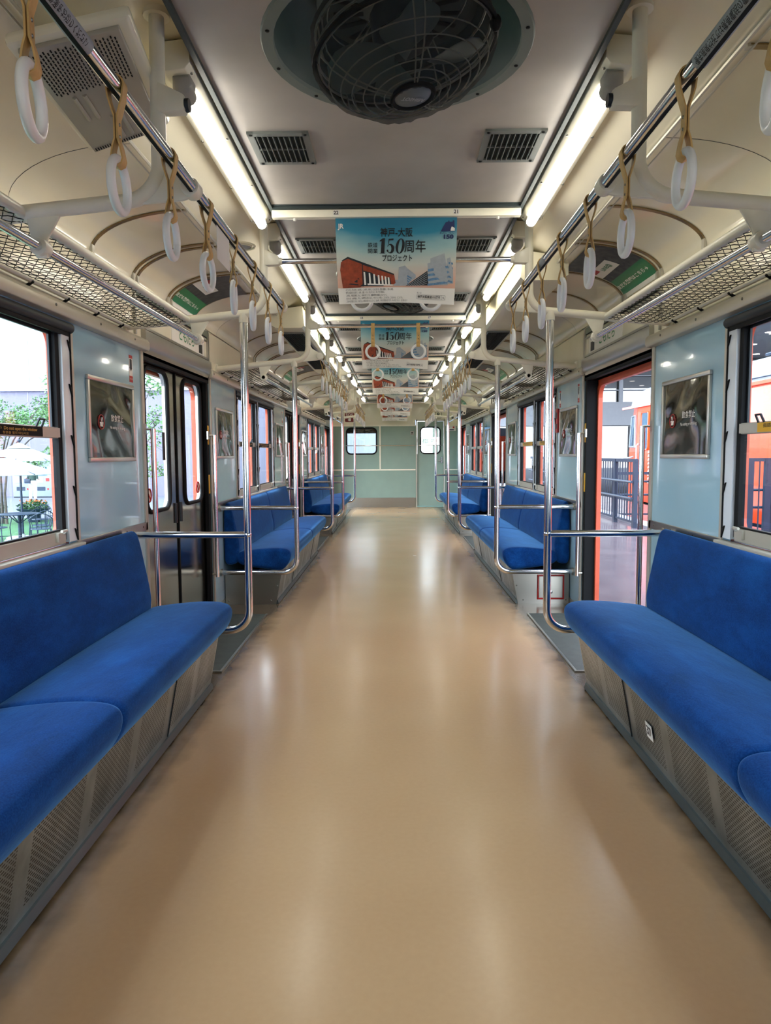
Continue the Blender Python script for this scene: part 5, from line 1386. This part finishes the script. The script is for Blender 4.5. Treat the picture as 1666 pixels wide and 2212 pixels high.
def fence(name, label, p0, p1, z0, z1, posts, step=.13):
    t = Thing(name, label, 'fence', ((p0[0]+p1[0])/2, (p0[1]+p1[1])/2, z0), 'dark navy bar fences along the platform')
    a, b = Vector((p0[0], p0[1], 0)), Vector((p1[0], p1[1], 0)); d = (b-a).normalized(); n = Vector((-d.y, d.x, 0)); L_ = (b-a).length
    def bar(u0, u1, h0, h1, th, mb):
        q = [a+d*u0-n*th, a+d*u1-n*th, a+d*u1+n*th, a+d*u0+n*th]; return mb.prism([(p.x, p.y, h0) for p in q], (0, 0, h1-h0))
    t.part('top_rail', bar(0, L_, z1-.05, z1, .022, MB()), M['navymetal'])
    t.part('bottom_rail', bar(0, L_, z0+.07, z0+.10, .015, MB()), M['navymetal'])
    t.part('hand_rail', MB().tube([a+d*.02+n*.06+Vector((0, 0, z0+.70)), b-d*.02+n*.06+Vector((0, 0, z0+.70))], .02, 8).tube([a+d*.02+n*.06+Vector((0, 0, z0+.45)), b-d*.02+n*.06+Vector((0, 0, z0+.45))], .02, 8), M['navymetal'])
    k_ = int((L_)/step); mb = MB()
    for i in range(1, min(k_, 99)): bar(L_*i/min(k_, 99)-.008, L_*i/min(k_, 99)+.008, z0+.08, z1-.04, .006, mb)
    t.part('bar', mb, M['navymetal'])
    for u in posts: t.part('post', bar(u-.045, u+.045, z0, z1-.01, .03, MB()), M['navymetal'])
fence('platform_fence', 'dark bar fence on the deck outside the first open doorway', (3.64, 10.75), (3.64, 19), -.02, 1.03, (.05, 1.0, 2.2, 3.5, 4.8, 6.1, 7.4))
fence('platform_fence', 'dark bar fence crossing behind the doorway fence', (4.1, 13.4), (6.0, 13.4), -.12, .76, (.05, .95, 1.85))
fence('platform_fence', 'dark bar fence in front of the orange locomotive beyond the front bay window', (5.02, 10.2), (5.95, 10.2), -.12, 1.04, (.05, .30, .9), .085)

t = Thing('locomotive', 'bright orange diesel locomotive with a pale grey roof beside the platform', 'locomotive', (7.8, 12, GZ))
X = 6.4
def lz(z): return z
body = MB()
body.prism([(X, 2, -.15), (X, 2, 2.36), (9.2, 2, 2.36), (9.2, 2, -.15)], (0, 16.9, 0))
t.part('body_side', body, M['locoorange'], bevel=.02)
# raked cab with chamfered corner
cabm = MB().prism([(X, 18.9, -.15), (X+.28, 20.35, -.15), (8.92, 20.35, -.15), (9.2, 18.9, -.15)], (0, 0, 1.3))
cabm.add([(X, 18.9, 1.15), (X+.28, 20.35, 1.15), (8.92, 20.35, 1.15), (9.2, 18.9, 1.15), (X, 18.9, 2.36), (X+.2, 19.75, 2.36), (9.0, 19.75, 2.36), (9.2, 18.9, 2.36)], [(0, 1, 5, 4), (1, 2, 6, 5), (2, 3, 7, 6), (4, 5, 6, 7), (3, 0, 4, 7)])
t.part('cab_nose', cabm, M['locoorange'])
rf = MB(); n = 12
pr_ = [(7.8-1.42*math.cos(PI*j/n), 2.36+.62*math.sin(PI*j/n)**.75) for j in range(n+1)]
rf.prism([(x, 2, z) for x, z in pr_], (0, 17.2, 0))
rf.prism([(x*.93+7.8*.07, 19.2, 2.36+(z-2.36)*.9) for x, z in pr_], (0, .45, 0))
t.part('roof', rf, M['locoroof'], sharp=30)
t.part('gutter', MB().box(X-.05, X, 2, 20.0, 2.30, 2.36), M['locoorange'])
def side_win(y0, y1, z0, z1, fr, nm='cab_window', dx=0):
    w = t.part(nm, MB().prism([(X-.012, u, v) for u, v in rring(y0, y1, z0, z1, .07)], (.01, 0, 0)), M['dkwin'])
    build('window_frame', MB().tube([(X-.014, u, v) for u, v in rring(y0, y1, z0, z1, .07)], .022, 6, closed=True), fr, w, t.loc)
M['dkwin'] = mat('loco window glass', (70, 96, 112), .08, vary=.1)
side_win(18.05, 18.55, 1.2, 2.15, M['locoorange']); side_win(16.9, 17.3, 1.5, 2.2, M['locoorange'])
dr = t.part('cab_door', MB().tube([(X-.01, u, v) for u, v in rring(16.75, 17.5, -.1, 2.28, .05)], .012, 6, closed=True), M['locoroof'])
wf = MB(); 
def nz(a, b):  # point on the chamfer, a along (0 back..1 front), b height
    k_ = 1.0 if b <= 1.15 else 1-(b-1.15)/1.21*.4
    return (X-.012+(.28-.0)*a*k_, 18.9+1.45*a*k_, b)
w = t.part('windshield', MB().prism([nz(.2, 1.28), nz(.88, 1.28), nz(.84, 2.1), nz(.2, 2.1)], (.01, 0, 0)), M['dkwin'])
build('window_frame', MB().tube([nz(.2, 1.28), nz(.88, 1.28), nz(.84, 2.1), nz(.2, 2.1)], .035, 6, closed=True), M['locoroof'], w, t.loc)
t.part('grab_iron', MB().tube([(X-.02, 18.72, 1.35), (X-.07, 18.72, 1.3), (X-.07, 18.72, .1)], .022, 8).tube([(X-.02, 16.6, 1.35), (X-.07, 16.6, 1.3), (X-.07, 16.6, .1)], .022, 8).tube([(X-.02, 19.1, 1.02), (X-.1, 19.2, .98), (X-.1, 19.6, .98)], .02, 8), M['locoroof'])
lv = MB()
for (y0, y1, z0, z1) in ((17.6, 18.0, .35, 1.2), (11.2, 12.2, .15, 1.02), (8.9, 9.9, .15, 1.02)):
    k_ = 9
    for j in range(k_): z = z0+(z1-z0)*j/k_; lv.prism([(X, y0, z), (X-.03, y0, z), (X-.005, y0, z+.07), (X, y0, z+.07)], (0, y1-y0, 0))
t.part('louvre', lv, M['locoorange'])
rb_ = MB()
for y in (4, 6.2, 8.4, 10.6, 13.2, 15.4): rb_.box(X-.012, X, y, y+.05, -.1, 2.3)
t.part('side_rib', rb_, M['locoorange'])
t.part('hand_rail', MB().tube([(X-.04, 4, 2.42), (X-.04, 14, 2.42)], .012, 6).tube([(7.2, 3, 3.0), (7.2, 14, 3.0)], .03, 6), M['navymetal'])
for y in (4.5, 16.8): t.part('bogie', MB().box(X+.2, 9.0, y, y+2.6, GZ+.1, -.2), M['black'], bevel=.05)

# museum hall
t = Thing('museum_hall', 'glazed museum hall with a white fascia and dark glass beyond the platform', 'building', (16, 36, GZ))
t.part('white_fascia', MB().box(2.2, 42, 35.6, 36.4, 2.47, 3.62), M['band'])
t.part('back_wall', MB().box(2.2, 42, 41, 41.3, GZ, 7), M['slotgrey'])
t.part('lower_glass', MB().box(2.2, 42, 36.0, 36.05, GZ, 2.47), M['dkglass'])
t.part('upper_glass', MB().box(2.2, 42, 36.0, 36.05, 3.62, 5.7), M['dkglass'])
for j in range(18): t.part('mullion', MB().box(3.0+2.05*j, 3.16+2.05*j, 35.7, 35.9, 3.62, 7.0), M['band'])
for j in range(9): t.part('pillar', MB().box(3.4+4.3*j, 3.75+4.3*j, 35.2, 35.6, GZ, 2.47), M['band'])
rl = MB()
for j in range(3): rl.box(2.2, 42, 35.85, 35.9, 4.2+.7*j, 4.25+.7*j)
t.part('glazing_bar', rl, M['soffit'])
t.part('soffit', MB().box(2.2, 42, 20, 41, 5.75, 6.1), M['soffit'])
dl = MB()
for a in range(12):
    for b in range(5): dl.lathe([(0, 0), (.16, 0), (.17, .004)], (4.2+2.6*a+(b % 2)*.9, 22+3.1*b, 5.745), (0, 0, 1), 14)
t.part('downlight', dl, M['downlight'], recalc=False)
t.part('interior_frame', MB().tube([(6, 39, 0), (12, 39, 5)], .12, 6).tube([(16, 39, 5), (22, 39, 0)], .12, 6).box(4, 40, 39, 39.2, 2.3, 2.7), M['band'])
t.part('interior_wheel', MB().torus((10.6, 38, 1.9), (0, 1, 0), .7, .14, 24, 8), M['black'])
# what the cab windows look out on
t = Thing('building', 'pale building with a blue-windowed upper floor straight ahead of the cab', 'building', (0, 70, GZ))
t.part('facade', MB().box(-7.9, 2.1, 70, 71, GZ, 12), M['whitewall'])
t.part('window_band', MB().box(-7.5, 1.9, 69.95, 70, 3.3, 4.1).box(-7.5, 1.9, 69.95, 70, 5.5, 6.6), M['pblue'])
t = Thing('white_banner', 'white banner with station-style lettering beyond the cab door window', 'banner', (1.25, 26, 1.2))
t.part('cloth', MB().box(.55, 2.0, 26, 26.02, 1.42, 1.72), M['white'])
text('lettering', '京 都 四 番', .2, lambda u, v: (1.27+u, 25.99, 1.57+v), M['slotgrey'], t.o, w=1.2, bold=.02, origin=t.loc)
t.part('post', MB().tube([(.55, 26.03, GZ), (.55, 26.03, 1.8)], .03, 8).tube([(2.0, 26.03, GZ), (2.0, 26.03, 1.8)], .03, 8), M['darkgrey'])

# ------------------------------------------------------------------ light
Wd = bpy.data.worlds.new('overcast sky'); SC.world = Wd; Wd.use_nodes = True
nt = Wd.node_tree; bg = nt.nodes['Background']
tc = nt.nodes.new('ShaderNodeTexCoord'); sp = nt.nodes.new('ShaderNodeSeparateXYZ'); rp = nt.nodes.new('ShaderNodeValToRGB')
nt.links.new(tc.outputs['Generated'], sp.inputs[0]); nt.links.new(sp.outputs[2], rp.inputs[0]); nt.links.new(rp.outputs[0], bg.inputs[0])
rp.color_ramp.elements[0].color = (.86, .93, 1, 1); rp.color_ramp.elements[1].color = (.62, .8, 1, 1)
sx_ = nt.nodes.new('ShaderNodeMapRange'); nt.links.new(sp.outputs[0], sx_.inputs[0])
for i_, v_ in enumerate((-1., 1., 12., 3.)): sx_.inputs[i_+1].default_value = v_
nt.links.new(sx_.outputs[0], bg.inputs[1])
sun = bpy.data.lights.new('sun', 'SUN'); sun.energy = 1.6; sun.angle = R(12); sun.color = (1, .97, .93)
so = bpy.data.objects.new('sun', sun); COL.objects.link(so); so.rotation_euler = (R(38), 0, R(-25)); so.location = (-10, -10, 20)

# ------------------------------------------------------------------ camera
F_ = 1530.; pitch = -math.atan(126/F_); yaw = math.atan(20/F_); roll = .0055
f = Vector((-math.sin(yaw)*math.cos(pitch), math.cos(yaw)*math.cos(pitch), math.sin(pitch)))
r = f.cross(Vector((0, 0, 1))).normalized(); u = r.cross(f)
r2 = r*math.cos(roll)-u*math.sin(roll); u2 = r*math.sin(roll)+u*math.cos(roll)
cam = bpy.data.cameras.new('camera'); co = bpy.data.objects.new('camera', cam); COL.objects.link(co)
mw = Matrix((r2, u2, -f)).transposed().to_4x4(); mw.translation = Vector((-.012, 0, 1.13)); co.matrix_world = mw
cam.sensor_fit = 'HORIZONTAL'; cam.sensor_width = 36; cam.lens = F_/1666*36; cam.clip_start = .02; cam.clip_end = 300
SC.camera = co
v = SC.view_settings; v.view_transform = 'Standard'; v.look = 'None'; v.gamma = 1; v.use_curve_mapping = False; v.exposure = .22
SC.cycles.max_bounces = 9; SC.cycles.diffuse_bounces = 5; SC.cycles.glossy_bounces = 5; SC.cycles.transparent_max_bounces = 16
SC.cycles.sample_clamp_indirect = 6; SC.cycles.caustics_reflective = False; SC.cycles.caustics_refractive = False; SC.cycles.use_denoising = True
SC.cycles.blur_glossy = 1.
